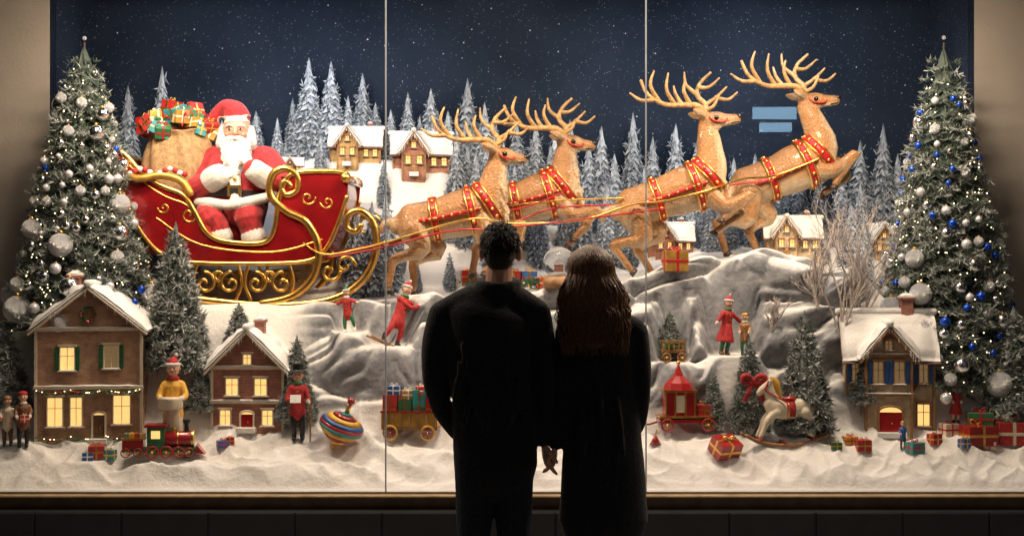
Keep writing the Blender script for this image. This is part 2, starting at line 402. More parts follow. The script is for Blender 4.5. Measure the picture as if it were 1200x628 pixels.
def skirts(H,Rb,tiers,seg,seed,dark,white,snow=1.0,pw=.85,jag=.3):
    r=np.random.RandomState(seed); V=[];C=[]; dark=np.array(dark); white=np.array(white)
    for k in range(tiers):
        zf=.03+.93*(k/tiers)**.93; rad=Rb*(1-zf)**pw; dz=H/tiers
        z0=zf*H; a0=r.rand()*6.28; n=max(7,int(seg*(.35+.65*(1-zf))))
        def ring(rr,z,jg,sn):
            P=[];cc=[]
            for j in range(n):
                a=a0+6.2832*(j+.3*(r.rand()-.5))/n; q=rr*(1+jg*(1 if j%2 else -1)*(.5+.6*r.rand())); P.append((q*math.cos(a),q*math.sin(a),z-(.35*dz if j%2 else -.15*dz)*(jg>0)*(.5+r.rand()))); 
                t=np.clip(sn*(.45+.75*r.rand()),0,1); cc.append(dark+(white-dark)*t)
            return P,cc
        rs=[ring(rad*.08,z0+1.6*dz,0,.25*snow),ring(rad*.52,z0+.85*dz,.10,.75*snow),ring(rad*1.0,z0,jag,1.0*snow),ring(rad*.5,z0+.1*dz,0,.0)]
        for (A,ca),(B,cb) in zip(rs,rs[1:]):
            for j in range(n):
                j2=(j+1)%n; V+=[A[j],B[j],B[j2],A[j],B[j2],A[j2]]; C+=[ca[j],cb[j],cb[j2],ca[j],cb[j2],ca[j2]]
    return np.array(V),np.array(C)
def tri_mesh(name,V,C,matname='foliage'):
    n=len(V); me=bpy.data.meshes.new(name); me.vertices.add(n); me.vertices.foreach_set('co',V.astype(np.float32).ravel())
    me.loops.add(n); me.loops.foreach_set('vertex_index',np.arange(n,dtype=np.int32)); me.polygons.add(n//3)
    me.polygons.foreach_set('loop_start',np.arange(0,n,3,dtype=np.int32)); 
    me.update(calc_edges=True); me.materials.append(M[matname])
    ca=me.color_attributes.new('Col','FLOAT_COLOR','POINT'); cc=np.ones((n,4),np.float32); cc[:,:3]=C; ca.data.foreach_set('color',cc.ravel())
    return me
def cat(*a): return np.concatenate([x[0] for x in a]),np.concatenate([x[1] for x in a])
def surf_pt(H,Rb,zf,a,k=.95,pw=.9):
    l=Rb*(1-zf)**pw*k; return Vector((l*math.cos(a),l*math.sin(a),zf*H-.08*l))
def big_tree(name,loc,H,Rb,seed,balls,N=75000):
    e=empty(name,loc); G=(.026,.060,.028); PW=.80
    V,C=cat(needles(H,Rb*.95,N,seed,.040,.0078,.68,nb=460,droop=.26,up=.14,green=G,white=(.72,.74,.72),pw=PW),skirts(H*.97,Rb*.76,26,40,seed,(.010,.022,.012),(.20,.24,.22),.3,PW,.3))
    me=tri_mesh('needles',V,C); o=bpy.data.objects.new('needles',me); scene.collection.objects.link(o); o.parent=e
    t=MB(); t.tube([(0,0,-.6),(0,0,H*.97)],[.05,.006],'trunk',10)
    o=t.build('trunk'); o.parent=e
    bm=MB(); rr=random.Random(seed); placed=[]
    for (m,cnt,r0,r1) in balls:
        for i in range(cnt):
            for tr in range(12):
                zf=.04+.88*(1-math.sqrt(1-rr.random()*.99)); a=rr.random()*6.283; r=(r0+(r1-r0)*rr.random())*(1-.4*zf)
                p=surf_pt(H,Rb,zf,a,1.02,PW)+Vector((math.cos(a),math.sin(a),0))*.010
                if all((p-q).length>(r+s_)*1.15 for q,s_ in placed): break
            placed.append((p,r))
            bm.sph(p,r,m,18); bm.lathe([(r*.22,r*.92),(r*.22,r*1.15),(r*.12,r*1.2)],p,'gold',8)
    bm.sph((0,0,H*.985),.014,'silverglit',8)
    o=bm.build('ornaments'); o.parent=e
    fl=MB()
    for i in range(460):
        zf=.03+.95*(1-math.sqrt(1-rr.random()*.99)); a=rr.random()*6.283; fl.sph(surf_pt(H,Rb,zf,a,.82+.27*rr.random(),PW),.0036,'fairy',5)
    o=fl.build('fairy_lights'); o.parent=e
    return e
BT=.90
p=Q(99,392,BT); top=Q(99,40,BT)
big_tree('christmas_tree',p,top.z-p.z,86*S(BT),3,[('silverglit',9,.070,.090),('silver',12,.05,.07),('silver',54,.024,.044),('pearl',44,.020,.040),('silverglit',38,.028,.052),('bluebulb',10,.020,.028)],100000)
p=Q(1106,470,BT+.05); top=Q(1099,38,BT+.05)
big_tree('christmas_tree.001',p,top.z-p.z,92*S(BT),11,[('silverglit',10,.068,.088),('silver',12,.05,.065),('silver',58,.024,.044),('pearl',44,.022,.040),('silverglit',34,.028,.052),('bluebulb',64,.022,.036)],120000)
def small_meshes():
    out=[]
    for i,sd in enumerate((21,22,23)):
        V,C=cat(needles(1.0,.30,17000,sd,.060,.015,[.86,.78,.9][i],nb=170,droop=.38,up=.08,green=(.03,.062,.033),white=(.76,.77,.76),pw=.85),skirts(.97,.235,16,26,sd,(.012,.026,.014),(.55,.58,.58),.42,.85,.3))
        out.append(tri_mesh('pine_needles_%d'%i,V,C))
    return out
SM=small_meshes()
tk=MB(); tk.tube([(0,0,-.12),(0,0,.95)],[.025,.005],'trunk',8); TK=tk.build('tmp').data; bpy.data.objects.remove(bpy.data.objects['tmp'])
blob=MB()
for i in range(80):
    zf=.06+.88*(1-math.sqrt(1-R.random()*.99)); a=R.random()*6.283; q=surf_pt(1,.30,zf,a,.92)
    blob.sph(q,(R.uniform(.012,.024),R.uniform(.012,.024),R.uniform(.006,.012)),'snowfluff',7)
BL=blob.build('tmp').data; bpy.data.objects.remove(bpy.data.objects['tmp'])
def small_tree(px,pt,pb,wpx,v,yd=None,name='pine_tree'):
    p=drop(px,pb) if yd is None else gz(Q(px,pb,yd).x,yd)
    H=Q(px,pt,p.y).z-p.z; e=empty(name,p); e.rotation_euler=(0,0,R.random()*6)
    for nm,d in(('needles',SM[v]),('trunk',TK),('snow_clumps',BL)):
        o=bpy.data.objects.new(nm,d); scene.collection.objects.link(o); o.parent=e
    w=wpx*S(p.y)/.60; e.scale=(w,w,H); return p
small_tree(206,255,470,82,0,.66)
small_tree(280,352,420,46,1); small_tree(348,390,492,52,0)
small_tree(6,378,480,66,2); small_tree(785,362,414,38,1,.76); small_tree(836,435,497,34,2)
small_tree(943,360,500,68,0); small_tree(1188,355,478,76,2); small_tree(1012,405,470,40,1); small_tree(235,420,480,40,1)
pt=small_tree(878,390,502,50,1)
b=MB(); c=pt+Vector((0,-.13,.30))
for sg in(-1,1):
    b.tube([c,c+Vector((sg*.035,-.015,.030)),c+Vector((sg*.062,-.015,.024)),c+Vector((sg*.060,-.01,-.005)),c+Vector((sg*.03,-.01,-.010)),c],[.012,.018,.02,.018,.016,.01],'redvelvet',8,res=4,flat=.8)
    b.tube([c,c+Vector((sg*.03,-.02,-.06)),c+Vector((sg*.05,-.015,-.11))],[.01,.014,.016],'redvelvet',8,res=3,flat=.3)
b.sph(c,.02,'redvelvet'); b.build('ribbon_bow',c)
CH=[(416,192,58,'ochre',0),(494,205,66,'pinkplaster',.1),(786,301,52,'brickred',0),(930,303,62,'stone',-.1),(1042,304,54,'ochre',0),(343,203,24,'brickred',.2)]
CHP=[]
for px,py,w_,_,_ in CH:
    p=drop(px,py); y=max(1.45,min(p.y,1.93)); CHP.append(gz(Q(px,py,y).x,y))
def forest():
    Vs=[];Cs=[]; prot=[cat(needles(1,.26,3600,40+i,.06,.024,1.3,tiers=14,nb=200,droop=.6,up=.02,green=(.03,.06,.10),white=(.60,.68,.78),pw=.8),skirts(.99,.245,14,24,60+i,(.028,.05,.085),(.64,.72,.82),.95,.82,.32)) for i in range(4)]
    rr=random.Random(5); L=[]
    for a in [(190,78,200),(215,120,215),(150,100,210),(135,140,230),(325,138,205),(343,115,205),(362,68,205),(388,72,208),(425,86,200),(408,112,200),(440,120,205),(458,128,210),(478,108,210),(505,104,225),(525,130,235),(548,92,240),(568,120,245),(605,138,260),(628,145,265),(650,155,270),(668,140,280),(705,148,290),(742,132,295),(690,165,290),(765,160,300),(792,145,300),(720,180,300),(818,160,300),(1008,165,300),(1035,145,305),(1052,180,310),(985,195,300),(935,185,290),(885,180,295),(860,185,295),(910,200,290),(960,200,300),(1080,180,310),(1130,170,310),(305,150,210),(280,150,220),(260,140,220),(580,140,260),(645,170,280),(590,165,270),(840,190,295),(240,150,225),(375,130,205),(395,140,205),(350,140,205),(536,145,235),(492,135,215),(300,130,210),(460,145,210),(335,165,205),(318,170,205),(700,190,285),(755,195,290),(780,200,290),(617,180,265)]:
        L.append((*a,2.08+rr.uniform(-.03,.02)))
    for i in range(190):
        px=rr.uniform(110,1120); y=rr.uniform(1.62,2.03)
        h=rr.uniform(42,82); base=interp(BK,px)+rr.uniform(6,30)
        if 385<px<530: continue
        L.append((px,base-h,base,y))
    for i in range(22):
        px=rr.uniform(380,545); y=rr.uniform(1.5,1.82); g=gz(Q(px,200,y).x,y); pg=314-(g.z-CAMZ)/S(y); L.append((px,pg-rr.uniform(26,44),0,y))
    for px,t,y in((548,170,1.8),(436,236,1.50),(452,226,1.55),(418,242,1.5),(355,160,1.85),(372,166,1.85),(536,190,1.75),(455,176,2.0)): L.append((px,t,0,y))
    for px,t,b_,y in L:
        V,C=prot[rr.randrange(4)]; g=gz(Q(px,b_,y).x,y); top=Q(px,t,y)
        if any(abs(g.x-c.x)<.20 and c.y-.3<y<c.y+.06 for c in CHP): continue
        base=g.z-.05; H=top.z-base
        if H<.15: continue
        w=H*rr.uniform(.62,.82); w=min(w,.55); a=rr.random()*6.28; ca,sa=math.cos(a),math.sin(a)
        X=V.copy(); x=X[:,0]*ca-X[:,1]*sa; yy=X[:,0]*sa+X[:,1]*ca
        X[:,0]=x*w+g.x; X[:,1]=np.minimum(yy*w*.7+y,2.19); X[:,2]=X[:,2]*H+base
        Vs.append(X); Cs.append(C*rr.uniform(.6,1.1))
    me=tri_mesh('distant_pine_forest',np.concatenate(Vs),np.concatenate(Cs)); o=bpy.data.objects.new('distant_pine_forest',me); scene.collection.objects.link(o)
forest()
# ------------------------------------------------------------------ room shell
def skymat():
    m=bpy.data.materials.new('painted_night_sky'); m.use_nodes=True; nt=m.node_tree; b=nt.nodes['Principled BSDF']; L=nt.links.new; N=nt.nodes.new
    b.inputs['Roughness'].default_value=.9; b.inputs['Specular IOR Level'].default_value=.1
    tc=N('ShaderNodeTexCoord'); n=N('ShaderNodeTexNoise'); n.inputs['Scale'].default_value=1.6; n.inputs['Detail'].default_value=5; L(tc.outputs['Object'],n.inputs['Vector'])
    cr=N('ShaderNodeValToRGB'); cr.color_ramp.elements[0].position=.3; cr.color_ramp.elements[0].color=(.010,.016,.030,1); cr.color_ramp.elements[1].position=.8; cr.color_ramp.elements[1].color=(.022,.034,.060,1); L(n.outputs['Fac'],cr.inputs['Fac'])
    prev=cr.outputs['Color']
    for sc,th in((14,.085),(31,.125),(58,.15)):
        v=N('ShaderNodeTexVoronoi'); v.inputs['Scale'].default_value=sc; L(tc.outputs['Object'],v.inputs['Vector'])
        sp=N('ShaderNodeSeparateColor'); L(v.outputs['Color'],sp.inputs['Color'])
        mu=N('ShaderNodeMath'); mu.operation='MULTIPLY'; L(sp.outputs['Red'],mu.inputs[0]); mu.inputs[1].default_value=th
        lt=N('ShaderNodeMath'); lt.operation='LESS_THAN'; L(v.outputs['Distance'],lt.inputs[0]); L(mu.outputs[0],lt.inputs[1])
        gt=N('ShaderNodeMath'); gt.operation='MULTIPLY'; L(sp.outputs['Green'],gt.inputs[0]); L(lt.outputs[0],gt.inputs[1])
        mx=N('ShaderNodeMix'); mx.data_type='RGBA'; L(gt.outputs[0],mx.inputs['Factor']); L(prev,mx.inputs['A']); mx.inputs['B'].default_value=(.6,.65,.7,1); prev=mx.outputs['Result']
    L(prev,b.inputs['Base Color']); return m
M['sky']=skymat()
WX=3.10; WY=1.30
b=MB(); b.add([(-WX-.03,2.2,0),(WX+.03,2.2,0),(WX+.03,2.2,3.6),(-WX-.03,2.2,3.6)],[[0,1,2,3]],'sky',False); b.build('sky_backdrop')
for sg in(-1,1):
    b=MB(); b.add([(sg*WX,WY,.1),(sg*WX,2.2,.1),(sg*WX,2.2,3.6),(sg*WX,WY,3.6)],[[0,1,2,3]],'sky',False); b.build('display_side_wall')
    b=MB(); b.box((sg*(WX+.55),WY+.06,1.85),(1.1,.12,3.5),'beige'); b.build('plaster_wall',bevel=.004)
b=MB(); b.box((0,1.1,3.66),(8.4,2.4,.1),'ceil'); b.build('display_ceiling')
b=MB(); b.box((0,.1,.1),(9,.5,.2),'plinth',0); 
for i in range(-9,10): b.box((i*.48,-.155,.1),(.47,.01,.19),'plinth')
b.build('plinth_wall',(0,0,0),bevel=.003)
b=MB(); b.box((0,-.02,.235),(9,.10,.065),'bronze'); b.box((0,-.028,.2725),(9,.116,.010),'brass'); b.box((0,.0,.281),(9,.02,.008),'bronze')
b.box((0,-.02,3.5),(9,.1,.12),'bronze'); b.build('window_frame',bevel=.003)
b=MB(); b.box((0,.05,3.95),(9,.3,.75),'plinth'); b.build('shop_front_wall')
def glassmat():
    m=bpy.data.materials.new('window_glass'); m.use_nodes=True; nt=m.node_tree; nt.nodes.remove(nt.nodes['Principled BSDF']); L=nt.links.new; N=nt.nodes.new
    o=nt.nodes['Material Output']; t=N('ShaderNodeBsdfTransparent'); t.inputs['Color'].default_value=(.97,.98,.98,1); g=N('ShaderNodeBsdfGlossy'); g.inputs['Roughness'].default_value=.01
    f=N('ShaderNodeFresnel'); f.inputs['IOR'].default_value=1.5; mx=N('ShaderNodeMixShader'); L(f.outputs[0],mx.inputs[0]); L(t.outputs[0],mx.inputs[1]); L(g.outputs[0],mx.inputs[2]); L(mx.outputs[0],o.inputs['Surface']); return m
M['glass']=glassmat()
xs=[-4.4,-.714,.758,4.4]
b=MB()
for a,c in zip(xs,xs[1:]): b.add([(a+.004,0,.286),(c-.004,0,.286),(c-.004,0,3.44),(a+.004,0,3.44)],[[0,1,2,3]],'glass',False)
for x in xs[1:3]: b.box((x,0,1.863),(.008,.012,3.154),'seam')
b.build('shop_window_glass')
b=MB(); b.add([(-60,-60,-.13),(60,-60,-.13),(60,-4.5,-.13),(-60,-4.5,-.13)],[[0,1,2,3]],'asphalt',False); b.build('road')
b=MB(); b.box((0,-2.1,-.065),(60,4.8,.13),'grey'); b.build('pavement')
b=MB(); b.box((0,-20.4,4),(30,.6,9),'plinth'); b.build('opposite_building')
defm('screen',(.1,.3,.6),.5,emit=(.42,.72,1),es=13.0)
b=MB(); b.box((5.74,-20.05,4.93),(.95,.06,.26),'screen'); b.box((5.76,-20.05,4.62),(.70,.06,.20),'screen'); b.build('illuminated_sign')
# ------------------------------------------------------------------ sleigh
SY=1.25; s1=S(SY)
def G(px,w,py): return Vector(((px-600)*s1,SY+w,CAMZ-(py-314)*s1))
def GP(px,py,w): return G(px,w,py)
sl=empty('santa_sleigh',G(300,0,350))
HW=.31
poly=[(148,190),(156,182),(168,190),(184,208),(206,222),(230,232),(243,252),(256,274),(276,284),(318,286),(332,272),(337,240),(346,214),(362,206),(408,206),(416,214),(414,234),(404,264),(392,290),(374,305),(330,309),(240,308),(208,300),(184,276),(166,242),(156,212)]
b=MB()
for w in(-HW,HW): b.prism(poly,w-.014,w+.014,'sleighred',fn=G)
def sheet(path,m):
    pts,_=spline([Vector((p[0],0,p[1])) for p in path],[1]*len(path),5)
    vs=[];fs=[]
    for off in(0,2.2):
        for p in pts:
            vs.append(G(p.x+off,-HW,p.z)); vs.append(G(p.x+off,HW,p.z))
    K=len(pts)
    for o in(0,2*K):
        for i in range(K-1): fs.append([o+2*i,o+2*i+1,o+2*i+3,o+2*i+2])
    b.add(vs,fs,m,True)
sheet([(152,188),(162,230),(184,272),(212,298),(240,306)],'sleighred')
sheet([(410,212),(410,236),(400,268),(386,296),(368,305)],'sleighred')
b.box(G(305,0,304),(135*s1,HW*2,.02),'sleighred')
b.box(G(222,0,278),(75*s1,HW*1.94,40*s1),'redvelvet'); b.box(G(183,0,235),(12*s1,HW*1.9,70*s1),'redvelvet',ry=-.35)
b.box(G(376,0,212),(74*s1,HW*1.98,.012),'sleighred')
b.build('body',sl.location,sl,bevel=.004)
g=MB()
top=poly[0:16]; bot=poly[16:]+[poly[0]]
for w in(-HW-.012,HW+.012):
    g.tube([GP(p[0],p[1],w) for p in top],3.0*s1,'gold',8,res=4); g.tube([GP(p[0],p[1],w) for p in bot],2.6*s1,'gold',8,res=4)
    g.tube([GP(p[0]+(5 if p[0]<250 else 0),p[1]+12,w) for p in top[1:7]],1.1*s1,'gold',6,res=4)
    g.tube([GP(*q,w) for q in [(351,222),(345,216),(340,222),(346,232),(358,226),(358,210),(344,202),(330,210),(328,232),(346,250),(368,262),(382,290),(376,324),(352,346),(318,354)]],[3*s1]*3+[3.6*s1]*3+[4.6*s1]*9,'gold',8,res=5)
    g.tube([GP(*q,w) for q in [(232,340),(238,347),(262,351),(318,356),(372,354),(410,344),(436,322),(447,292),(444,264),(430,250),(416,254),(414,268),(424,273),(430,266)]],[3*s1]+[4.4*s1]*9+[3.5*s1]*4,'gold',8,res=5)
    def spir(cx,cy,r,a0,turn,rr=2.0):
        pts=[]
        n=18
        for i in range(n+1):
            t=i/n; a=a0+turn*t; q=r*(1-.85*t); pts.append(GP(cx+q*math.cos(a),cy+q*math.sin(a),w))
        g.tube(pts,rr*s1,'gold',6)
    for cx,d in((254,1),(283,-1),(312,1),(341,-1)):
        spir(cx,331,13,-1.57,7.5*d); spir(cx+12*d,322,7,1.57,-6*d,1.5)
        g.tube([GP(cx-8*d,309,w),GP(cx-13*d,330,w),GP(cx-6*d,350,w)],2*s1,'gold',6,res=4)
    for cx in(395,412): spir(cx,318+(cx-395)*-.4,12,0,6.5 if cx<400 else -6.5)
    spir(236,254,10,0,7,1.4); spir(208,246,7,3,-7,1.2); spir(370,235,9,0,7,1.3); spir(392,240,8,3,-7,1.3)
    g.tube([GP(200,258,w),GP(250,288,w),GP(330,296,w),GP(386,282,w)],1.2*s1,'gold',6,res=5)
for px,py in((240,346),(300,354),(372,352),(430,328)): g.tube([GP(px,py,-HW),GP(px,py,HW)],2.4*s1,'gold',8)
g.tube([GP(413,213,-HW-.02),GP(413,213,HW+.02)],5*s1,'sleighred',12); g.sph(GP(413,213,-HW-.03),6*s1,'gold')
g.tube([GP(152,186,-HW-.02),GP(152,186,HW+.02)],4.5*s1,'gold',10)
g.build('gilt_runners_and_scrolls',sl.location,sl)
g=MB()
for w in(-.16,.1): g.tube([GP(380,300,w),GP(420,293,w),GP(475,281,w)],[3*s1,2.6*s1,2.2*s1],'redpaint',8,res=3); 
g.sph(GP(392,298,-.16),5*s1,'gold'); g.sph(GP(455,285,-.16),4*s1,'gold')
g.build('shafts',sl.location,sl)
sk=MB(); 
prof=[(.6,238),(36,234),(43,215),(43,190),(38,168),(34,160),(38,154)]
vs=[];fs=[];n=48
for i,(r,py) in enumerate(prof):
    for j in range(n):
        th=6.2832*j/n; k=1+.05*math.sin(th*7+i)+.045*math.sin(th*13+i*1.3); r_=r*k
        vs.append(GP(208+r_*math.cos(th)+ (py-200)*-.05,py+2*math.sin(th*3),.05+r_*math.sin(th)*s1*.95))
for i in range(len(prof)-1):
    for j in range(n): j2=(j+1)%n; fs.append([i*n+j,i*n+j2,(i+1)*n+j2,(i+1)*n+j])
sk.add(vs,fs,'sack'); so=sk.build('gift_sack',GP(208,238,.05)); sd=so.modifiers.new('s','SUBSURF'); sd.levels=2; sd.render_levels=2
sd=so.modifiers.new('so','SOLIDIFY'); sd.thickness=.006
gm=MB(); rr=random.Random(4); cs=['redpaint','green','teal','redpaint','redcloth','green','goldpaint','teal','sack','redcloth']
gm.lathe([(.18,-.02),(.19,.0),(.15,.02)],GP(208,170,.05),'sack')
for i in range(44):
    a=rr.random()*6.28; d=rr.random()**.5*36; h=rr.uniform(0,1)*max(0,36-d*.7); z=rr.uniform(13,20)*s1
    gm.gift(GP(209+d*math.cos(a),162-h,.03+d*.8*s1*math.sin(a)),(z,z*rr.uniform(.7,1.2),z*rr.uniform(.6,1.1)),rr.choice(cs),rr.choice(['gold','cream','redstrap','gold']),rr.random()*3,rr.uniform(-.7,.7))
for i in range(5):
    px=180+i*13; p=GP(px,158-(i%2)*8,-.12+.04*(i%3)); gm.tube([p,p+Vector((.01,0,.06)),p+Vector((.03,-.02,.08)),p+Vector((.045,-.03,.06))],.007,'redstrap' if i%2 else 'white',8,res=4)
gm.build('gift_boxes',GP(208,160,0),bevel=.001)
rp=MB()
rp.tube([GP(158,204,-.30),GP(180,214,-.36),GP(205,210,-.34),GP(228,216,-.34),GP(238,230,-.34)],4.5*s1,'goldpaint',8,res=5)
for i in range(14): rp.sph(GP(160+i*5.6,206+3*math.sin(i*1.1),-.345),(3.4*s1),'redcloth' if i%2 else 'white',8)
rp.build('garland',GP(200,210,-.3))
# ------------------------------------------------------------------ santa
YS=1.27; ks=S(YS)
def A(px,py,dy=0): return Vector(((px-600)*ks,YS+dy,CAMZ-(py-314)*ks))
sa=empty('santa_claus',A(280,260))
m=MB(); 
m.tube([A(272,262),A(274,238,-.02),A(278,212,-.03),A(278,188),A(277,172)],[37*ks,41*ks,40*ks,33*ks,17*ks],'redvelvet',24,flat=.82,res=3)
m.tube([A(244,186,0),A(313,186,0)],15*ks,'redvelvet',14)
m.tube([A(245,188,0),A(234,208,-.05),A(232,222,-.10),A(254,216,-.2),A(268,210,-.24)],[17*ks,17*ks,15.5*ks,12.5*ks,10*ks],'redvelvet',14,res=3)
m.tube([A(312,188,0),A(326,205,-.05),A(331,215,-.11),A(314,208,-.2),A(303,200,-.25)],[17*ks,16.5*ks,14.5*ks,12*ks,10*ks],'redvelvet',14,res=3)
m.tube([A(257,214,-.20),A(267,209,-.245)],[15*ks,14*ks],'whitefur',14); m.tube([A(317,211,-.18),A(307,203,-.24)],[14*ks,13*ks],'whitefur',14)
for kx,fx,dz in((256,268,0),(298,306,-2)):
    m.tube([A(268 if kx<270 else 286,252,0),A(kx,251+dz,-.16),A(kx+2,257+dz,-.24),A(fx-3,267,-.245),A(fx,278,-.24)],[20*ks,18*ks,17*ks,13.5*ks,12.5*ks],'redvelvet',14,res=3)
    m.tube([A(fx,277,-.245),A(fx+1,282,-.245)],14.5*ks,'whitefur',16)
    m.tube([A(fx+1,286,-.23),A(fx+2,294,-.23)],11*ks,'black',12)
    m.tube([A(fx+1,298,-.18),A(fx+6,299,-.25)],[9*ks,8*ks],'black',12)
hem=[A(235,236,-.04),A(242,240,-.18),A(256,240,-.27),A(280,243,-.285),A(306,238,-.28),A(324,232,-.18),A(331,224,-.05)]
m.tube(hem,6*ks,'whitefur',12,res=4)
m.tube([A(282,196,-.19),A(286,222,-.25),A(287,241,-.285)],6.5*ks,'whitefur',12,res=3)
m.tube([A(275,232,-.02),A(275.5,223,-.022)],44*ks,'black',28,flat=.86,cap='flat')
m.tube([A(278,178,-.01),A(279,162,-.02)],11*ks,'skin',12)
m.sph(A(279,154,-.025),(16.5*ks,17*ks,19*ks),'skin',20)
m.tube([A(278,139,.0),A(275,133,.0),A(266,128,.01),A(254,133,.01),A(247,147,.0)],[16*ks,15*ks,12*ks,7.5*ks,4*ks],'redvelvet',16,res=4)
m.sph(A(246,158,0),7.5*ks,'whitefur',12)
rg=[A(278+18*math.cos(t),141-1.5*math.cos(t)+1.5*math.sin(t),-.02+18*ks*math.sin(t)) for t in np.linspace(0,6.283,19)]
m.tube(rg,4.6*ks,'whitefur',10,cap=None)
m.tube([A(280,171,-.07),A(282,183,-.12),A(284,196,-.17),A(285,205,-.19)],[16*ks,18*ks,14*ks,6*ks],'whitefur',16,flat=.6,res=3)
m.tube([A(262,152,-.03),A(264,170,-.06)],[4.5*ks,9*ks],'whitefur',10); m.tube([A(295.5,152,-.03),A(295,170,-.06)],[4.5*ks,9*ks],'whitefur',10)
m.fuse('body',.0050,sa.location,sa,sm=3)
f=MB()
f.sph(A(281,159,-.142),(3.6*ks,3.4*ks,3.0*ks),'pinkcheek',10); f.tube([A(281,152,-.128),A(281,158,-.138)],[2*ks,3*ks],'skin',8)
for sg in(-1,1):
    f.sph(A(280+sg*6.5,153.5,-.1185),(2.0*ks,1.4*ks,1.1*ks),'white',10); f.sph(A(280+sg*6.5,153.5,-.1230),1.25*ks,'eye',8)
    f.tube([A(280+sg*3.5,150.5,-.126),A(280+sg*8,149,-.126),A(280+sg*12,151,-.108)],[.7*ks,1.1*ks,.6*ks],'whitefur',8,res=2)
    f.sph(A(280+sg*9,160,-.104),(4.0*ks,4*ks,3.2*ks),'pinkcheek',10)
    f.tube([A(281,164.5,-.142),A(280+sg*8,166,-.142),A(280+sg*15,171,-.115)],[2.5*ks,3.6*ks,1.2*ks],'whitefur',8,res=3)
f.sph(A(281,169.5,-.139),(3.5*ks,1.6*ks,1.4*ks),'redcloth',8)
rr=random.Random(8)
for i in range(130):
    u=rr.uniform(-1,1); px=280+u*16; l=rr.uniform(14,30)*(1-abs(u)*.35); y0=170+rr.uniform(0,13)+abs(u)*-6; pts=[]
    for k in range(5):
        t=k/4; py=y0+l*t; pts.append(A(px+2.2*math.sin(k*1.9+i)+u*-3*t+ (py-166)*.1,py,-.10-.0026*(py-160)-.035*(1-u*u)+.003*math.sin(k*2+i)))
    f.tube(pts,[1.9*ks,2.1*ks,1.9*ks,1.4*ks,.5*ks],'whitefur',5,res=2)
f.box(A(286,227,-.292),(15*ks,.012,13*ks),'gold'); f.box(A(286,227,-.298),(9*ks,.01,7*ks),'black')
f.sph(A(286,213,-.285),2.4*ks,'gold',10)
f.build('face_and_beard',sa.location,sa)
def hand(mb,w,d,n,side,L,m,curl=.5):
    w=Vector(w); d=Vector(d).normalized(); n=Vector(n); n=(n-d*n.dot(d)).normalized(); sd=d.cross(n)*side
    k=L/.18
    mb.tube([w-d*.02*k,w+d*.02*k,w+d*.06*k,w+d*.085*k],[.026*k,.032*k,.038*k,.034*k],m,12,flat=.45,hint=n,res=2)
    for i,(o,ln) in enumerate(((.028,.068),(.010,.078),(-.009,.072),(-.027,.056))):
        b0=w+d*.08*k+sd*o*k; p=[b0]; dd=d.copy()
        for q in(.45,.32,.23):
            c=curl*(.6+.25*i*.3); dd=(dd*math.cos(c)+n*math.sin(c)).normalized(); p.append(p[-1]+dd*ln*q*k)
        mb.tube(p,[.0095*k,.009*k,.008*k,.0068*k],m,8)
    mb.tube([w+d*.02*k+sd*.02*k,w+d*.045*k+sd*.045*k+n*.008*k,w+d*.07*k+sd*.052*k+n*.02*k,w+d*.09*k+sd*.045*k+n*.03*k],[.013*k,.012*k,.010*k,.008*k],m,8)
h=MB(); hand(h,A(270,209,-.25),(.85,-.2,.15),(0,1,.0),1,.14,'white',.45); hand(h,A(303,199,-.255),(-.55,-.25,.75),(-.3,1,0),-1,.14,'white',.45)
h.fuse('gloved_hands',.0035,sa.location,sa,sm=2)
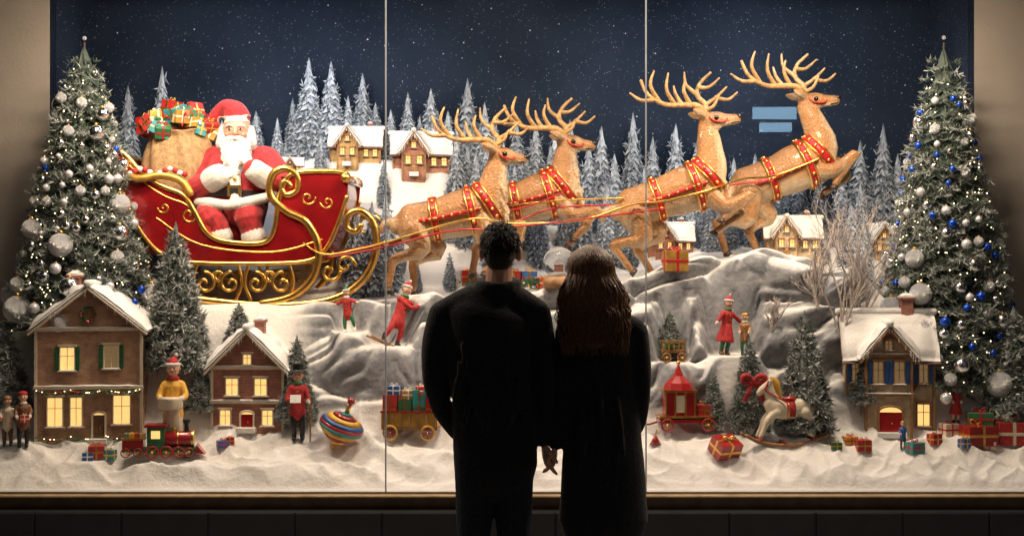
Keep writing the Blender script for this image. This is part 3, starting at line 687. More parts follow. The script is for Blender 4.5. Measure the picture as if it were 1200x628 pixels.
# ------------------------------------------------------------------ reindeer
def deer(y,hip,mid,chest,nb,poll,muz,legs,sc=1.0):
    s=S(y)
    def P(px,py,w=0): return Vector(((px-600)*s,y+w*s,CAMZ-(py-314)*s))
    e=empty('reindeer',P(*mid)); m=MB()
    hv=Vector((hip[0],0,hip[1]));mv=Vector((mid[0],0,mid[1]));cv=Vector((chest[0],0,chest[1])); nv=Vector((nb[0],0,nb[1])); pv=Vector((poll[0],0,poll[1])); uz=Vector((muz[0],0,muz[1]))
    def V(v,w=0): return P(v.x,v.z,w)
    dh=(hv-mv).normalized()
    trunk=[hv+dh*14,hv,hv*.5+mv*.5,mv,mv*.45+cv*.55,cv,cv+(cv-mv).normalized()*12]; tr=[12,23,23,24.5,28,27,16]
    m.tube([V(p) for p in trunk],[r*s for r in tr],'fur',22,flat=.74,res=3)
    nm=nv*.5+pv*.5+(nv-mv).normalized()*1.5
    m.tube([V(cv+Vector((2,0,4))),V(nv),V(nm),V(pv+Vector((0,0,6)))],[26*s,20*s,14.5*s,10.5*s],'fur',18,flat=.72,res=3)
    hd=(uz-pv); hn=hd.normalized(); up=Vector((hn.z,0,-hn.x))
    if up.z>0: up=-up
    m.tube([V(pv),V(pv+hd*.32),V(pv+hd*.62-up*1),V(pv+hd*.9-up*1.5)],[10.5*s,10*s,7*s,6*s],'fur',16,flat=.82,res=3)
    m.sph(V(pv+hd*.25-up*5),8*s,'fur',12)
    for sg in(-1,1): m.sph(V(hv+Vector((4,0,6)),sg*10),(17*s,9*s,21*s),'fur',14); m.sph(V(cv+Vector((0,0,10)),sg*12),(13*s,8*s,17*s),'fur',14); m.sph(V(pv+hd*.26+up*4,sg*7.0),(4*s,2.2*s,2.6*s),'fur',8)
    rr=random.Random(int(hip[0]))
    for i in range(26):
        t=rr.random(); q=nm*(1-t)+(cv+Vector((8,0,14)))*t; w=rr.uniform(-9,9); fx=(11+12*t)
        a=V(q+Vector((fx-abs(w)*.5,0,0)),w); m.tube([a,a+Vector((rr.uniform(2,5)*s,0,-6*s)),a+Vector((rr.uniform(1,5)*s,0,-13*s))],[3.2*s,2.6*s,1.2*s],'fur',6)
    hooves=[]
    for (typ,side,pts) in legs:
        rad=[17,12,6.3,4.4,3.8,4.3] if typ=='h' else [13,9.5,5.6,4.3,3.7,4.2]
        w0=side*11; q=[P(p[0],p[1],w0*(1 if i else .8)) for i,p in enumerate(pts)]
        a,b_,c,d=q[:4]
        chain=[a,b_,b_*.45+c*.55,c,c*.5+d*.5,d]
        m.tube(chain,[rad[0]*s,rad[1]*s,rad[2]*s*1.05,rad[2]*s*.98,rad[3]*s,rad[5]*s],'fur',12,res=3)
        hooves.append((d,(d-c).normalized(),typ))
    m.tube([V(hv+dh*20+up*5),V(hv+dh*30+up*4),V(hv+dh*34-up*4)],[6*s,5.5*s,3*s],'fur',10,res=2)
    for sg in(-1,1):
        b0=V(pv-hn*2+up*5,sg*7); m.tube([b0,b0+Vector((-9*s,sg*9*s,4*s)),b0+Vector((-15*s,sg*14*s,6*s))],[3.4*s,4.8*s,1.8*s],'fur',10,res=2)
    chest3=V(cv); muz3=V(uz); hip3=V(hv+dh*24); neck3=V(nm)
    legp=[h_[0] for h_ in hooves]
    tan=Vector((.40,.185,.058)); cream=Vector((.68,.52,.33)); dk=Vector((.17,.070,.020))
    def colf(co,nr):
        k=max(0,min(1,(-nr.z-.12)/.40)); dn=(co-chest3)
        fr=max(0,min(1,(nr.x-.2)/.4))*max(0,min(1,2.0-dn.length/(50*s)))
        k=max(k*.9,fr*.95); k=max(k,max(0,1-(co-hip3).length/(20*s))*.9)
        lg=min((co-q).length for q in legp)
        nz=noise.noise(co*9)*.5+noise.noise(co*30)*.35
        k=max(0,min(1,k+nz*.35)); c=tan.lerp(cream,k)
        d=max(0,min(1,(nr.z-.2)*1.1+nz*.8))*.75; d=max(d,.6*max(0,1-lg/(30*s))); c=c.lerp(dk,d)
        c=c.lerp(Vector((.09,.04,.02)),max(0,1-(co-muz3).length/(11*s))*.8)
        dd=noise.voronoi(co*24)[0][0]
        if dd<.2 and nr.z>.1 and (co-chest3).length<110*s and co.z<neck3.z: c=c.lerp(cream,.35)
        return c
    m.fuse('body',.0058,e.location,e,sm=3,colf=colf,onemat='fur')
    o=MB()
    for d,t,typ in hooves:
        t2=(t+Vector((.35,0,0))).normalized(); o.tube([d+t*2*s,d+t2*7*s],[4.3*s,5.6*s],'hoof',10,cap='flat')
    o.sph(V(uz-hn*1+up*1.5),(4*s,4.6*s,3.4*s),'nose',12)
    o.tube([V(pv+hd*.72-up*5.5,-4.5),V(pv+hd*.93-up*4.5,-3.5),],.7*s,'nose',6)
    for sg in(-1,1): o.sph(V(pv+hd*.27+up*2.0,sg*8.0),2.8*s,'eye',12)
    o.build('hooves_nose_eyes',e.location,e)
    an=MB(); base=pv-hn*1+up*8
    def AT(pts,r0,r1):
        n=len(pts); an.tube([V(base+Vector((p[0],0,-p[1])),p[2]) for p in pts],[ (r0+(r1-r0)*i/(n-1))*s for i in range(n)],'antler',9,res=4)
    k=sc
    AT([(0,0,-4),(-10*k,8*k,-10),(-28*k,8*k,-18),(-48*k,8*k,-24),(-66*k,18*k,-26),(-74*k,34*k,-24)],4.3,1.8)
    for a,c,d in [((-18*k,9*k,-13),(-26*k,24*k,-17),(-24*k,36*k,-16)),((-36*k,8*k,-20),(-46*k,24*k,-26),(-44*k,42*k,-24)),((-54*k,11*k,-24),(-64*k,28*k,-30),(-60*k,44*k,-28)),((-58*k,13*k,-25),(-74*k,12*k,-28),(-86*k,20*k,-26)),((-28*k,8*k,-18),(-34*k,20*k,-12),(-36*k,30*k,-8))]: AT([a,c,d],3.0,1.1)
    AT([(-2,3,-5),(8*k,8*k,-9),(14*k,20*k,-9)],2.8,1.1)
    AT([(1,0,4),(2*k,12*k,12),(-6*k,24*k,20),(-2*k,38*k,26),(10*k,50*k,26)],4.0,1.6)
    for a,c,d in [((2*k,12*k,12),(14*k,20*k,12),(26*k,32*k,12)),((-5*k,24*k,20),(-18*k,36*k,24),(-20*k,50*k,24)),((14*k,20*k,12),(28*k,18*k,12),(38*k,26*k,12)),((-4*k,33*k,23),(8*k,34*k,26),(20*k,44*k,26))]: AT([a,c,d],2.9,1.1)
    an.build('antlers',e.location,e)
    hb=MB()
    pts,rd=spline([Vector(p) for p in trunk],tr,10)
    def band(c,t,r,w,fl=.77):
        t=t.normalized(); a=V(c-t*w/2); b_=V(c+t*w/2)
        hb.tube([a,b_],(r+1.6)*s,'redstrap',28,flat=fl,cap='flat')
        for q in(-1,1):
            c2=V(c+t*w/2*q); hb.tube([c2-(b_-a).normalized()*.7*s,c2+(b_-a).normalized()*.7*s],(r+2.1)*s,'gold',28,flat=fl,cap='flat')
        tt=(b_-a).normalized(); ay=Vector((0,1,0)); bz=tt.cross(ay); cc=V(c)
        for i in range(14):
            th=6.283*i/14; hb.sph(cc+ay*math.cos(th)*(r+2)*s*fl+bz*math.sin(th)*(r+2)*s,2.2*s,'gold',8)
    def at(i): return pts[i],(pts[min(i+1,len(pts)-1)]-pts[i-1]),rd[i]
    c,t,r=at(27); band(c,t,r+.3,8); c2,t2,r2=at(46); band(c2,t2,r2+1.2,8,.84)
    cn=cv*.35+nv*.65+Vector((1,0,2)); tn=(nv-cv)*.7+(cv-mv).normalized()*12; band(cn,tn,24.5,10,.80)
    for sg in(-1,1):
        w=lambda r:sg*(r*.74+2.6)
        line=[V(pts[i],w(rd[i])) for i in range(12,56,4)]
        hb.tube(line,2.4*s,'redstrap',8,flat=.5,res=2)
        for q in line[1::1]: hb.sph(q+Vector((0,sg*1.2*s,0)),1.7*s,'gold',7)
        hb.tube([V(pv+up*6,sg*6),V(pv+hd*.2-up*2,sg*10),V(pv+hd*.55-up*3,sg*7.2),V(pv+hd*.6+up*4,sg*3)],1.0*s,'redstrap',6,res=3)
    hb.sph(V(cn+tn.normalized()*2+Vector((14,0,22)),0),4.5*s,'gold',12)
    hb.build('harness',e.location,e)
    return e
deer(1.02,(480,262),(516,256),(560,246),(575,228),(582,182),(617,186),[
 ('h',-1,[(484,268),(494,292),(462,306),(456,336)]),('h',1,[(488,266),(512,292),(484,308),(484,340)]),
 ('f',-1,[(562,256),(568,280),(592,292),(570,318)]),('f',1,[(566,252),(585,268),(612,262),(606,292)])],1.0)
deer(1.38,(574,244),(610,238),(650,226),(660,210),(662,168),(697,170),[
 ('h',-1,[(578,250),(590,276),(560,288),(554,318)]),('h',1,[(584,250),(606,272),(590,300),(600,326)]),
 ('f',-1,[(652,236),(668,252),(700,246),(674,278)]),('f',1,[(656,232),(672,244),(690,262),(668,286)])],.95)
deer(1.08,(738,244),(776,232),(822,216),(832,198),(828,142),(867,138),[
 ('h',-1,[(742,250),(752,278),(718,288),(738,316)]),('h',1,[(748,250),(774,272),(748,292),(764,318)]),
 ('f',-1,[(828,228),(846,242),(880,228),(846,256)]),('f',1,[(832,224),(850,236),(872,250),(842,270)])],1.05)
deer(1.45,(872,220),(908,208),(950,190),(962,172),(944,120),(983,116),[
 ('h',-1,[(874,226),(874,256),(838,262),(848,294)]),('h',1,[(882,226),(902,252),(880,270),(890,296)]),
 ('f',-1,[(958,200),(974,200),(1001,180),(976,216)]),('f',1,[(962,196),(984,192),(996,206),(968,226)])],1.05)
rn=MB()
def line(pts,r,m): rn.tube([Q(a,b_,c) for a,b_,c in pts],r,m,8,res=6)
line([(330,258,1.0),(372,296,.9),(420,292,.88),(480,276,.88),(520,264,.86),(560,256,.86),(600,262,.9),(680,258,.92),(740,240,.92),(776,236,.92),(826,224,.93),(870,210,1.1),(908,206,1.28),(960,186,1.30)],.0068,'gold')
line([(384,302,.95),(450,290,.9),(520,272,.86),(570,268,.86),(640,262,.9),(720,252,.92),(780,244,.92)],.0055,'redstrap')
line([(600,262,1.2),(650,244,1.22),(720,240,1.2),(790,236,1.3),(850,218,1.3),(905,212,1.29)],.0062,'redstrap')
line([(560,246,1.2),(640,236,1.2),(730,232,1.0)],.006,'gold')
line([(540,240,.86),(600,246,1.1),(660,226,1.22)],.005,'redstrap')
rn.build('harness_reins',Q(600,260,1))
# ------------------------------------------------------------------ houses
def win(mb,cx,cz,w,h,lit,s,frame='cream',shut=None,y=0):
    mb.box((cx*s,y-.0015,cz*s),(w*s,.005,h*s),'lit' if lit else 'dim')
    t=1.3*s
    for dx in(-1,1): mb.box((cx*s+dx*w*s/2,y-.006,cz*s),(t,.012,(h+1.3)*s),frame)
    for dz in(-1,1): mb.box((cx*s,y-.0065,cz*s+dz*h*s/2),((w+1)*s,.011,t),frame)
    mb.box((cx*s,y-.005,cz*s),(t*.5,.009,h*s),frame); mb.box((cx*s,y-.0055,cz*s+h*s*.12),(w*s,.008,t*.5),frame)
    mb.box((cx*s,y-.009,cz*s-h*s/2-t),((w+5)*s,.022,t*1.1),frame); mb.box((cx*s,y-.008,cz*s+h*s/2+t*1.3),((w+4)*s,.018,t*1.6),frame)
    mb.slab(((cx-w/2-2)*s,y-.022,cz*s-h*s/2-t*.5),((cx+w/2+2)*s,y-.022,cz*s-h*s/2-t*.5),((cx+w/2+2)*s,y,cz*s-h*s/2-t*.5),((cx-w/2-2)*s,y,cz*s-h*s/2-t*.5),.009,'snowfluff',.5,6,3)
    if shut:
        for dx in(-1,1):
            x=cx*s+dx*(w/2+3.2)*s; mb.box((x,y-.006,cz*s),(4.4*s,.009,(h+1)*s),shut)
            for k in range(5): mb.box((x,y-.0115,cz*s+(k-2)*h*s/5.4),(3.4*s,.004,h*s/11),shut)
def house(name,loc,s,vols,wins,door,chim,wall,trim,roof='rooftile',rz=0,bands=(),garl=False,extra=None):
    e=empty(name,loc); e.rotation_euler=(0,0,rz)
    w=MB(); r=MB(); sn=MB(); wd=MB(); tr=MB()
    for (x0,x1,y0,y1,h,rise,al) in vols:
        x0,x1,h,rise=x0*s,x1*s,h*s,rise*s; y0*=s;y1*=s
        if al=='y':
            c=(x0+x1)/2; w.prism([(x0,-.06),(x1,-.06),(x1,h),(c,h+rise),(x0,h)],y0,y1,wall); o=7*s; k=rise/((x1-x0)/2)
            for sg,xe in((-1,x0),(1,x1)):
                ez=h-o*k*.9; q=[(xe+sg*o,y0-o,ez),(xe+sg*o,y1+o,ez),(c,y1+o,h+rise+.002),(c,y0-o,h+rise+.002)]
                r.slab(*q,3*s,roof); q2=[Vector(p)+Vector((sg*s*1.0 if i<2 else 0,-s*1.5 if i in(0,3) else s,3.0*s)) for i,p in enumerate(q)]
                sn.slab(*q2,8*s,'snow',.55,12,14)
                for i in range(9):
                    t=R.random(); q_=Vector((xe+sg*o,y0-o-s,ez+2*s)).lerp(Vector((c,y0-o-s,h+rise)),t); sn.tube([q_,q_-Vector((0,0,R.uniform(3,8)*s))],[.9*s,.2*s],'snowfluff',5)
            sn.tube([(c,y0-o-s,h+rise+6*s),(c,y1+o,h+rise+6*s)],4.5*s,'snow',10)
            for sg,xe in((-1,x0),(1,x1)): tr.tube([(xe+sg*o,y0-o-.002,h-o*k*.9),(c,y0-o-.002,h+rise)],1.6*s,trim,4)
        else:
            c=(y0+y1)/2; vs=[(xx,yy,zz) for xx in(x0,x1) for yy,zz in((y0,-.06),(y1,-.06),(y1,h),(c,h+rise),(y0,h))]
            w.add(vs,[[0,1,2,3,4],[9,8,7,6,5]]+[[i,i+5,(i+1)%5+5,(i+1)%5] for i in range(5)],wall,False); o=6*s; k=rise/((y1-y0)/2)
            for sg,ye in((-1,y0),(1,y1)):
                ez=h-o*k*.9; q=[(x0-o,ye+sg*o,ez),(x1+o,ye+sg*o,ez),(x1+o,c,h+rise+.002),(x0-o,c,h+rise+.002)]
                r.slab(*q,3*s,roof); q2=[Vector(p)+Vector((0,sg*s if i<2 else 0,3*s)) for i,p in enumerate(q)]; sn.slab(*q2,8*s,'snow',.55,14,12)
            sn.tube([(x0-o,c,h+rise+6*s),(x1+o,c,h+rise+6*s)],4.5*s,'snow',10)
        for xe in(x0,x1): tr.box((xe,y0,h/2-.02),(3*s,3*s,h+.04),trim)
    for bz,x0,x1,yy in bands: tr.box(((x0+x1)/2*s,yy*s-.006,bz*s),((x1-x0+5)*s,.02,3.2*s),trim); sn.slab(((x0-2)*s,yy*s-.018,(bz+1.6)*s),((x1+2)*s,yy*s-.018,(bz+1.6)*s),((x1+2)*s,yy*s,(bz+1.6)*s),((x0-2)*s,yy*s,(bz+1.6)*s),.012,'snow',.6,14,3)
    if garl:
        bz,x0,x1,yy=bands[0]; rr=random.Random(2)
        for bz_,n_ in((bz,170),(8,130)):
            for i in range(n_):
                t=rr.random(); x=(x0+(x1-x0)*t)*s; z=(bz_-3-3.5*abs(math.sin(t*9.4)))*s; tr.tube([(x,yy*s-.02,z),(x+rr.uniform(-.02,.02),yy*s-.03-rr.random()*.01,z+rr.uniform(-.02,.015))],[.004,.001],'green',4)
                if i%6==0: tr.sph((x,yy*s-.034,z),.006,'redpaint',6)
                if i%9==0: tr.sph((x,yy*s-.036,z+.006),.003,'fairy',5)
    for a in wins: win(wd,*a[:5],s,trim,a[5] if len(a)>5 else None,(a[6]*s if len(a)>6 else 0))
    if door:
        cx,dw,dh,dm,yy=door; yy*=s
        wd.box((cx*s,yy-.004,dh*s/2),(dw*s,.012,dh*s),dm); 
        for k in(-1,1): wd.box((cx*s+k*(dw/2+1)*s,yy-.008,dh*s/2),(2*s,.02,dh*s),trim); wd.box((cx*s+k*dw*s*.22,yy-.0115,dh*s*.45),(dw*s*.32,.005,dh*s*.6),dm)
        n=9; arc=[((cx+(dw/2+1)*math.cos(math.pi*i/n))*s,yy-.008,(dh+ (dw/2)*.55*math.sin(math.pi*i/n))*s) for i in range(n+1)]
        wd.tube(arc,1.5*s,trim,6); wd.add([(cx*s,yy-.009,dh*s)]+[(p[0],yy-.009,p[2]) for p in arc],[[0,i+1,i+2] for i in range(n)],'lit',False); wd.sph((cx*s+1.2*s,yy-.014,dh*s*.5),.9*s,'gold',6)
        tr.box((cx*s,yy-.03,.0),((dw+8)*s,.06,.03),'snow')
    if chim:
        cx,cy,cw,z0,z1=[q*s for q in chim]; r.box((cx,cy,(z0+z1)/2),(cw,cw,z1-z0),'brickred'); r.box((cx,cy,z1),(cw*1.25,cw*1.25,3*s),'brickred'); sn.slab((cx-cw*.6,cy-cw*.6,z1+1.5*s),(cx+cw*.6,cy-cw*.6,z1+1.5*s),(cx+cw*.6,cy+cw*.6,z1+1.5*s),(cx-cw*.6,cy+cw*.6,z1+1.5*s),5*s,'snow',.5,6,6)
    if extra: extra(tr,s)
    for mb,nm in((w,'walls'),(r,'roof'),(sn,'roof_snow'),(wd,'windows_and_door'),(tr,'trim')):
        if mb.v:
            o=mb.build(nm); o.parent=e
            if nm in('walls','roof'): bmod=o.modifiers.new('b','BEVEL'); bmod.width=.002
    return e
def wreath(tr,s):
    rr=random.Random(1)
    for i in range(140):
        t=rr.random()*6.283; c=Vector((math.cos(t)*8*s,-.012,148*s+math.sin(t)*8*s)); tr.tube([c,c+Vector((rr.uniform(-.016,.016),-.014,rr.uniform(-.016,.016)))],[.005,.001],'green',4)
        if i%12==0: tr.sph(c+Vector((0,-.014,0)),.006,'redpaint',6)
    tr.sph((0,-.03,139*s),.011,'redpaint',8)
def timber(tr,s):
    for x in(-30,22): tr.box((x*s,-6*s-.008,46*s),(3*s,.014,92*s),'wood')
    for a,b_ in(((-28,94),(-4,122)),((20,94),(-4,122))): tr.tube([(a[0]*s,-6*s-.008,a[1]*s),(b_[0]*s,-6*s-.008,b_[1]*s)],1.5*s,'wood',4)
    for x in(25,50): tr.box((x*s,4*s-.006,46*s),(2.6*s,.012,90*s),'wood')
    tr.tube([(26*s,4*s-.006,50*s),(32*s,4*s-.006,58*s)],1.3*s,'wood',4)
p=drop(104,516); sL=S(p.y)
house('brick_house',p,sL,[(-60,60,0,66,130,48,'y')],
 [(-24,96,17,27,1,'green'),(26,98,17,27,0,'green'),(-38,34,18,34,1),(-14,34,14,34,1),(38,36,20,34,1)],(12,13,30,'brown',0),(-22,30,15,150,192),'brick','cream',rz=.10,bands=((62,-60,60,0),(130,-58,58,0)),garl=True,extra=wreath)
p=drop(290,503); s2=S(p.y)
house('brick_house.001',p,s2,[(-42,42,0,56,72,42,'y')],[(-18,50,15,20,1),(16,50,15,20,1),(-26,14,13,18,1),(24,14,13,18,1),(0,82,10,12,1)],(0,14,18,'redpaint',0),(10,22,11,96,126),'brickred','cream',rz=-.05,bands=((32,-42,42,0),(72,-40,40,0)))
p=drop(1044,508); s3=S(p.y)
house('stone_house',p,s3,[(-50,50,4,50,92,44,'x'),(-30,22,-6,26,92,32,'y')],
 [(-40,72,9,24,0,'blue',4),(-16,72,12,26,0,'blue',-6),(8,72,12,26,0,'blue',-6),(38,72,11,26,0,'blue',4),(-40,24,12,26,1,None,4),(38,22,15,26,1,None,4),(-4,104,9,11,0,None,-6)],(-2,26,26,'redpaint',-6),(24,28,14,118,158),'stone','wood',rz=-.08,bands=((46,-30,22,-6),(92,-28,20,-6)),extra=timber)
for i,((px,py,w_,wm,rz),p) in enumerate(zip(CH,CHP)):
    s=S(p.y)*w_/100
    house('chalet' if i==0 else 'chalet.%03d'%i,p,s,[(-50,50,4,44,40,30,'x'),(-34,6,-10,28,42,30,'y')],[(-24,26,9,14,1,None,-10),(-4,26,9,14,1,None,-10),(22,24,9,14,1,None,4),(40,24,9,14,1,None,4),(-14,52,8,10,1,None,-10)],(-14,8,14,'wood',-10),(28,26,9,60,84),wm,'wood',rz=rz)
# ------------------------------------------------------------------ figurines
def doll(name,px,py,hpx,coat,legs,hat,yaw=0,lean=0,aL=((.12,-.02,.62),(.10,-.12,.52)),aR=None,skirt=False,feet=((-.06,0),(.06,0)),boots='black',scarf=None,hair='brown',pos=None,extra=None,hatm='redcloth'):
    p=pos or drop(px,py); h=hpx*S(p.y); T=Matrix.Translation(p)@Matrix.Rotation(yaw,4,'Z')@Matrix.Rotation(lean,4,'Y')@Matrix.Scale(h,4)
    m=MB(); m.T=T; e=empty(name,p)
    if aR is None: aR=tuple((-a[0],a[1],a[2]) for a in aL)
    m.tube([(0,0,.42),(0,0,.55),(0,0,.68),(0,0,.76)],[.10,.095,.105,.05],coat,14,flat=.78,res=3)
    m.tube([(-.085,0,.70),(.085,0,.70)],.045,coat,10)
    if skirt: m.lathe([(.15,.22),(.155,.24),(.09,.5)],(0,0,0),coat,18)
    else: m.tube([(0,0,.46),(0,0,.36)],[.10,.115],coat,14,flat=.8)
    for (el,ha),sg in((aL,1),(aR,-1)):
        m.tube([(sg*.09,0,.70),el,(Vector(el)*.2+Vector(ha)*.8)],[.042,.036,.03],coat,9,res=3); m.tube([Vector(el)*.25+Vector(ha)*.75,Vector(el)*.1+Vector(ha)*.9],.034,'whitefur' if coat!='cream' else 'redcloth',9)
        ha=Vector(ha); dd=(ha-Vector(el)).normalized()
        m.sph(ha,.026,'dollskin',9)
        for k in(-1,0,1): m.tube([ha,ha+dd*.035+Vector((0,0,.012*k))],.009,'dollskin',6)
        m.tube([ha,ha+Vector((-sg*.012,-.012,.03))],.010,'dollskin',6)
    for (fx,fz),sg in zip(feet,(-1,1)):
        kx=(fx+sg*.05)/2*1.1; m.tube([(sg*.05,0,.42),(kx+fz*.2,-.03,.25+fz*.4),(fx,0,.09+fz)],[.058,.045,.034],legs,10,res=3)
        m.tube([(fx,0,.14+fz),(fx,0,.04+fz)],[.036,.034],boots,9); m.tube([(fx,.01,.03+fz),(fx,-.06,.025+fz)],[.032,.028],boots,9)
    m.tube([(0,0,.74),(0,0,.80)],.032,'dollskin',9)
    m.sph((0,-.005,.865),(.068,.07,.08),'dollskin',16)
    if scarf: m.tube([(.05*math.cos(t),.05*math.sin(t),.765) for t in np.linspace(0,6.28,10)],.022,scarf,8,cap=None)
    m.sph((0,.018,.885),(.072,.066,.075),hair,14)
    if hat=='cone': m.tube([(0,0,.92),(0,.0,.95),(.02,.01,1.0)],[.066,.058,.015],hatm,14,res=2); m.tube([(.068*math.cos(t),.068*math.sin(t),.915) for t in np.linspace(0,6.28,14)],.017,'whitefur',8,cap=None); m.sph((.03,.01,1.02),.022,'whitefur',8)
    elif hat=='top': m.lathe([(.11,.92),(.11,.93),(.068,.935),(.072,1.03),(.0,1.03)],(0,0,0),hatm,18)
    else: m.sph((0,.005,.925),(.078,.078,.05),hatm,14)
    m.fuse('body',h*.0095 if hpx<60 else h*.008,p,e,sm=2)
    f=MB(); f.T=T
    f.sph((0,-.078,.862),.012,'dollskin',8)
    for sg in(-1,1): f.sph((sg*.024,-.068,.878),.0085,'eye',8); f.sph((sg*.038,-.056,.85),.013,'pinkcheek',8); f.sph((sg*.068,0,.865),(.012,.016,.02),'dollskin',8)
    f.sph((0,-.068,.838),(.016,.008,.006),'redcloth',8)
    for k in range(3): f.sph((0,-.082,.52+k*.07),.010,'gold',6)
    if extra: extra(f)
    f.build('face_and_props',p,e)
    return p
def ledge(i,px,dy=0):
    l=LEDGE[i]; y=l[1]+dy; return gz((px-600)*S(y),y)
def baker(f):
    f.lathe([(.11,.40),(.13,.42),(.125,.50),(.13,.52),(.02,.52)],(0,-.14,.05),'cream',20); f.lathe([(.12,.0),(.12,.03)],(0,-.14,.53),'gold',20)
    f.tube([(.0,-.08,.16),(0,-.095,.30),(0,-.09,.45)],[.10,.09,.08],'cream',12,flat=.3)
doll('toymaker_figurine',203,505,108,'yellow','cream','cone',yaw=.1,aL=((.14,-.05,.58),(.10,-.16,.55)),hair='whitefur',extra=baker,scarf='redcloth',boots='brown',pos=gz(Q(203,505,.38).x,.38)+Vector((0,0,.01)))
doll('child_figurine',27,524,68,'brown','black','cap',yaw=.4,hatm='redcloth',scarf='cream',extra=lambda f:f.gift((.02,-.16,.45),(.14,.1,.12),'redcloth','cream'))
doll('child_figurine.001',9,522,60,'cream','brown','cap',yaw=.2,hatm='wood')
def staff(f): f.tube([(.17,-.1,.0),(.17,-.1,.62)],.012,'wood',6); f.box((-.02,-.15,.57),(.14,.02,.11),'white',rx=-.4)
doll('caroler_figurine',349,516,88,'redcloth','black','top',yaw=.1,hatm='black',scarf='green',aL=((.14,-.04,.56),(.15,-.1,.52)),aR=((-.13,-.06,.56),(-.04,-.14,.55)),extra=staff,feet=((-.05,0),(.06,0)))
def skis(f):
    for sg in(-1,1): f.tube([(-.42,sg*.06,.02),(.30,sg*.06,0),(.42,sg*.06,.05)],.014,'wood',6,res=3)
    for sg in(-1,1): f.tube([(.30,sg*.16,.70),(.1,sg*.2,.02)],.009,'grey',6)
doll('skier_figurine',460,404,80,'redcloth','redcloth','cone',yaw=.75,lean=.35,aL=((.20,-.02,.72),(.32,-.05,.82)),aR=((.08,-.12,.62),(.24,-.12,.72)),feet=((-.16,.0),(.10,.02)),scarf='green',extra=skis,hatm='redvelvet',pos=ledge(0,458))
doll('skater_figurine',410,388,54,'redcloth','green','cone',yaw=-.2,lean=-.1,aL=((.16,-.02,.66),(.26,-.04,.62)),feet=((-.10,.0),(.12,.03)),scarf='white',boots='white',hatm='green',pos=ledge(1,410))
doll('skater_figurine.001',846,414,70,'redcloth','green','cone',yaw=.5,lean=.12,aL=((.18,-.02,.64),(.30,-.02,.56)),aR=((-.16,-.02,.62),(-.24,-.04,.5)),skirt=True,scarf='green',hatm='redvelvet',boots='brown',pos=ledge(2,848,-.02))
doll('child_figurine.004',872,416,52,'wood','green','cap',yaw=-.3,scarf='cream',hatm='goldpaint',pos=ledge(2,873,-.02))
doll('child_figurine.002',1120,496,48,'redcloth','cream','cap',skirt=True,hatm='cream')
doll('child_figurine.003',1058,526,34,'blue','brown','cap',hatm='goldpaint',hair='yellow')
# ------------------------------------------------------------------ toys
def wheel(b,c,r,m='redpaint',hub='gold'):
    rg=[Vector(c)+Vector((r*math.cos(t),0,r*math.sin(t))) for t in np.linspace(0,6.283,17)]
    b.tube(rg,r*.16,m,6,cap=None)
    for k in range(4): 
        a=k*math.pi/4; d=Vector((r*math.cos(a),0,r*math.sin(a))); b.tube([Vector(c)-d,Vector(c)+d],r*.07,hub,5)
    b.sph(c,(r*.25,r*.3,r*.25),hub,8)
p=drop(190,534); s=S(p.y); b=MB(); b.T=Matrix.Translation(p)@Matrix.Rotation(.12,4,'Z')@Matrix.Scale(s,4)
b.box((-2,0,8),(84,18,4),'green'); b.tube([(4,0,20),(34,0,20)],9,'redpaint',18,cap='flat'); b.tube([(34,0,20),(37,0,20)],9.6,'gold',18,cap='flat'); b.tube([(18,0,20),(19.5,0,20)],9.5,'gold',18,cap='flat')
b.box((-6,0,22),(20,18,24),'green'); b.box((-6,0,36),(25,22,3),'redpaint'); b.box((-6,-9.5,26),(10,1.5,9),'lit'); b.lathe([(3,28),(2.4,36),(4.4,40),(4.4,42)],(28,0,0),'black',14); b.lathe([(3,28),(3,32),(0,34)],(14,0,0),'gold',12)
b.box((-32,0,14),(24,18,12),'redpaint'); b.box((-32,0,21),(26,20,2),'gold'); 
for i in range(4): b.gift((-40+i*6,0,20),(6,8,7),['teal','yellow','redcloth','cream'][i],'gold')
for x,r in((-40,5),(-26,5),(-10,7),(6,7),(20,6),(32,5)):
    for w in(-10,10): wheel(b,(x,w,5+r*.1),r)
b.prism([(40,4),(50,2),(40,14)],-8,8,'redpaint'); b.build('toy_train',p,bevel=.0015)
p=drop(390,526); s=S(p.y); b=MB(); rot=Matrix.Rotation(.38,3,'Y')@Matrix.Rotation(.15,3,'X')
prof=[(1,0,'gold'),(3,6,'gold'),(14,14,'redpaint'),(21,20,'yellow'),(26,26,'teal'),(27,30,'redpaint'),(26,34,'blue'),(22,38,'yellow'),(15,42,'redpaint'),(8,45,'teal'),(3,47,'gold'),(2.4,60,'wood')]
for (r,z,m_),(r2,z2,_) in zip(prof,prof[1:]): b.lathe([(r*s,z*s),(r2*s*1.0,z2*s)],p,m_,28,rot)
b.sph(p+rot@Vector((0,0,62*s)),4.5*s,'redpaint',12); b.build('spinning_top',p)
p=drop(482,512); s=S(p.y); b=MB(); b.T=Matrix.Translation(p)@Matrix.Rotation(-.1,4,'Z')@Matrix.Scale(s,4)
b.box((0,0,12),(66,26,4),'wood')
for sg in(-1,1):
    b.box((0,sg*13,22),(66,2,16),'goldpaint')
    for k in range(7): b.box((-30+k*10,sg*14.4,22),(2,1.6,17),'wood')
    b.box((0,sg*14.4,31),(68,2,2),'redpaint')
for sg in(-1,1): b.box((sg*32,0,22),(2,25,16),'goldpaint')
for i,(x,w,h,m_) in enumerate(((-23,17,34,'redcloth'),(-6,16,28,'green'),(10,15,40,'teal'),(24,14,36,'redpaint'))):
    b.gift((x,0,16),(w,20,h),m_,'gold',.1*i-.1)
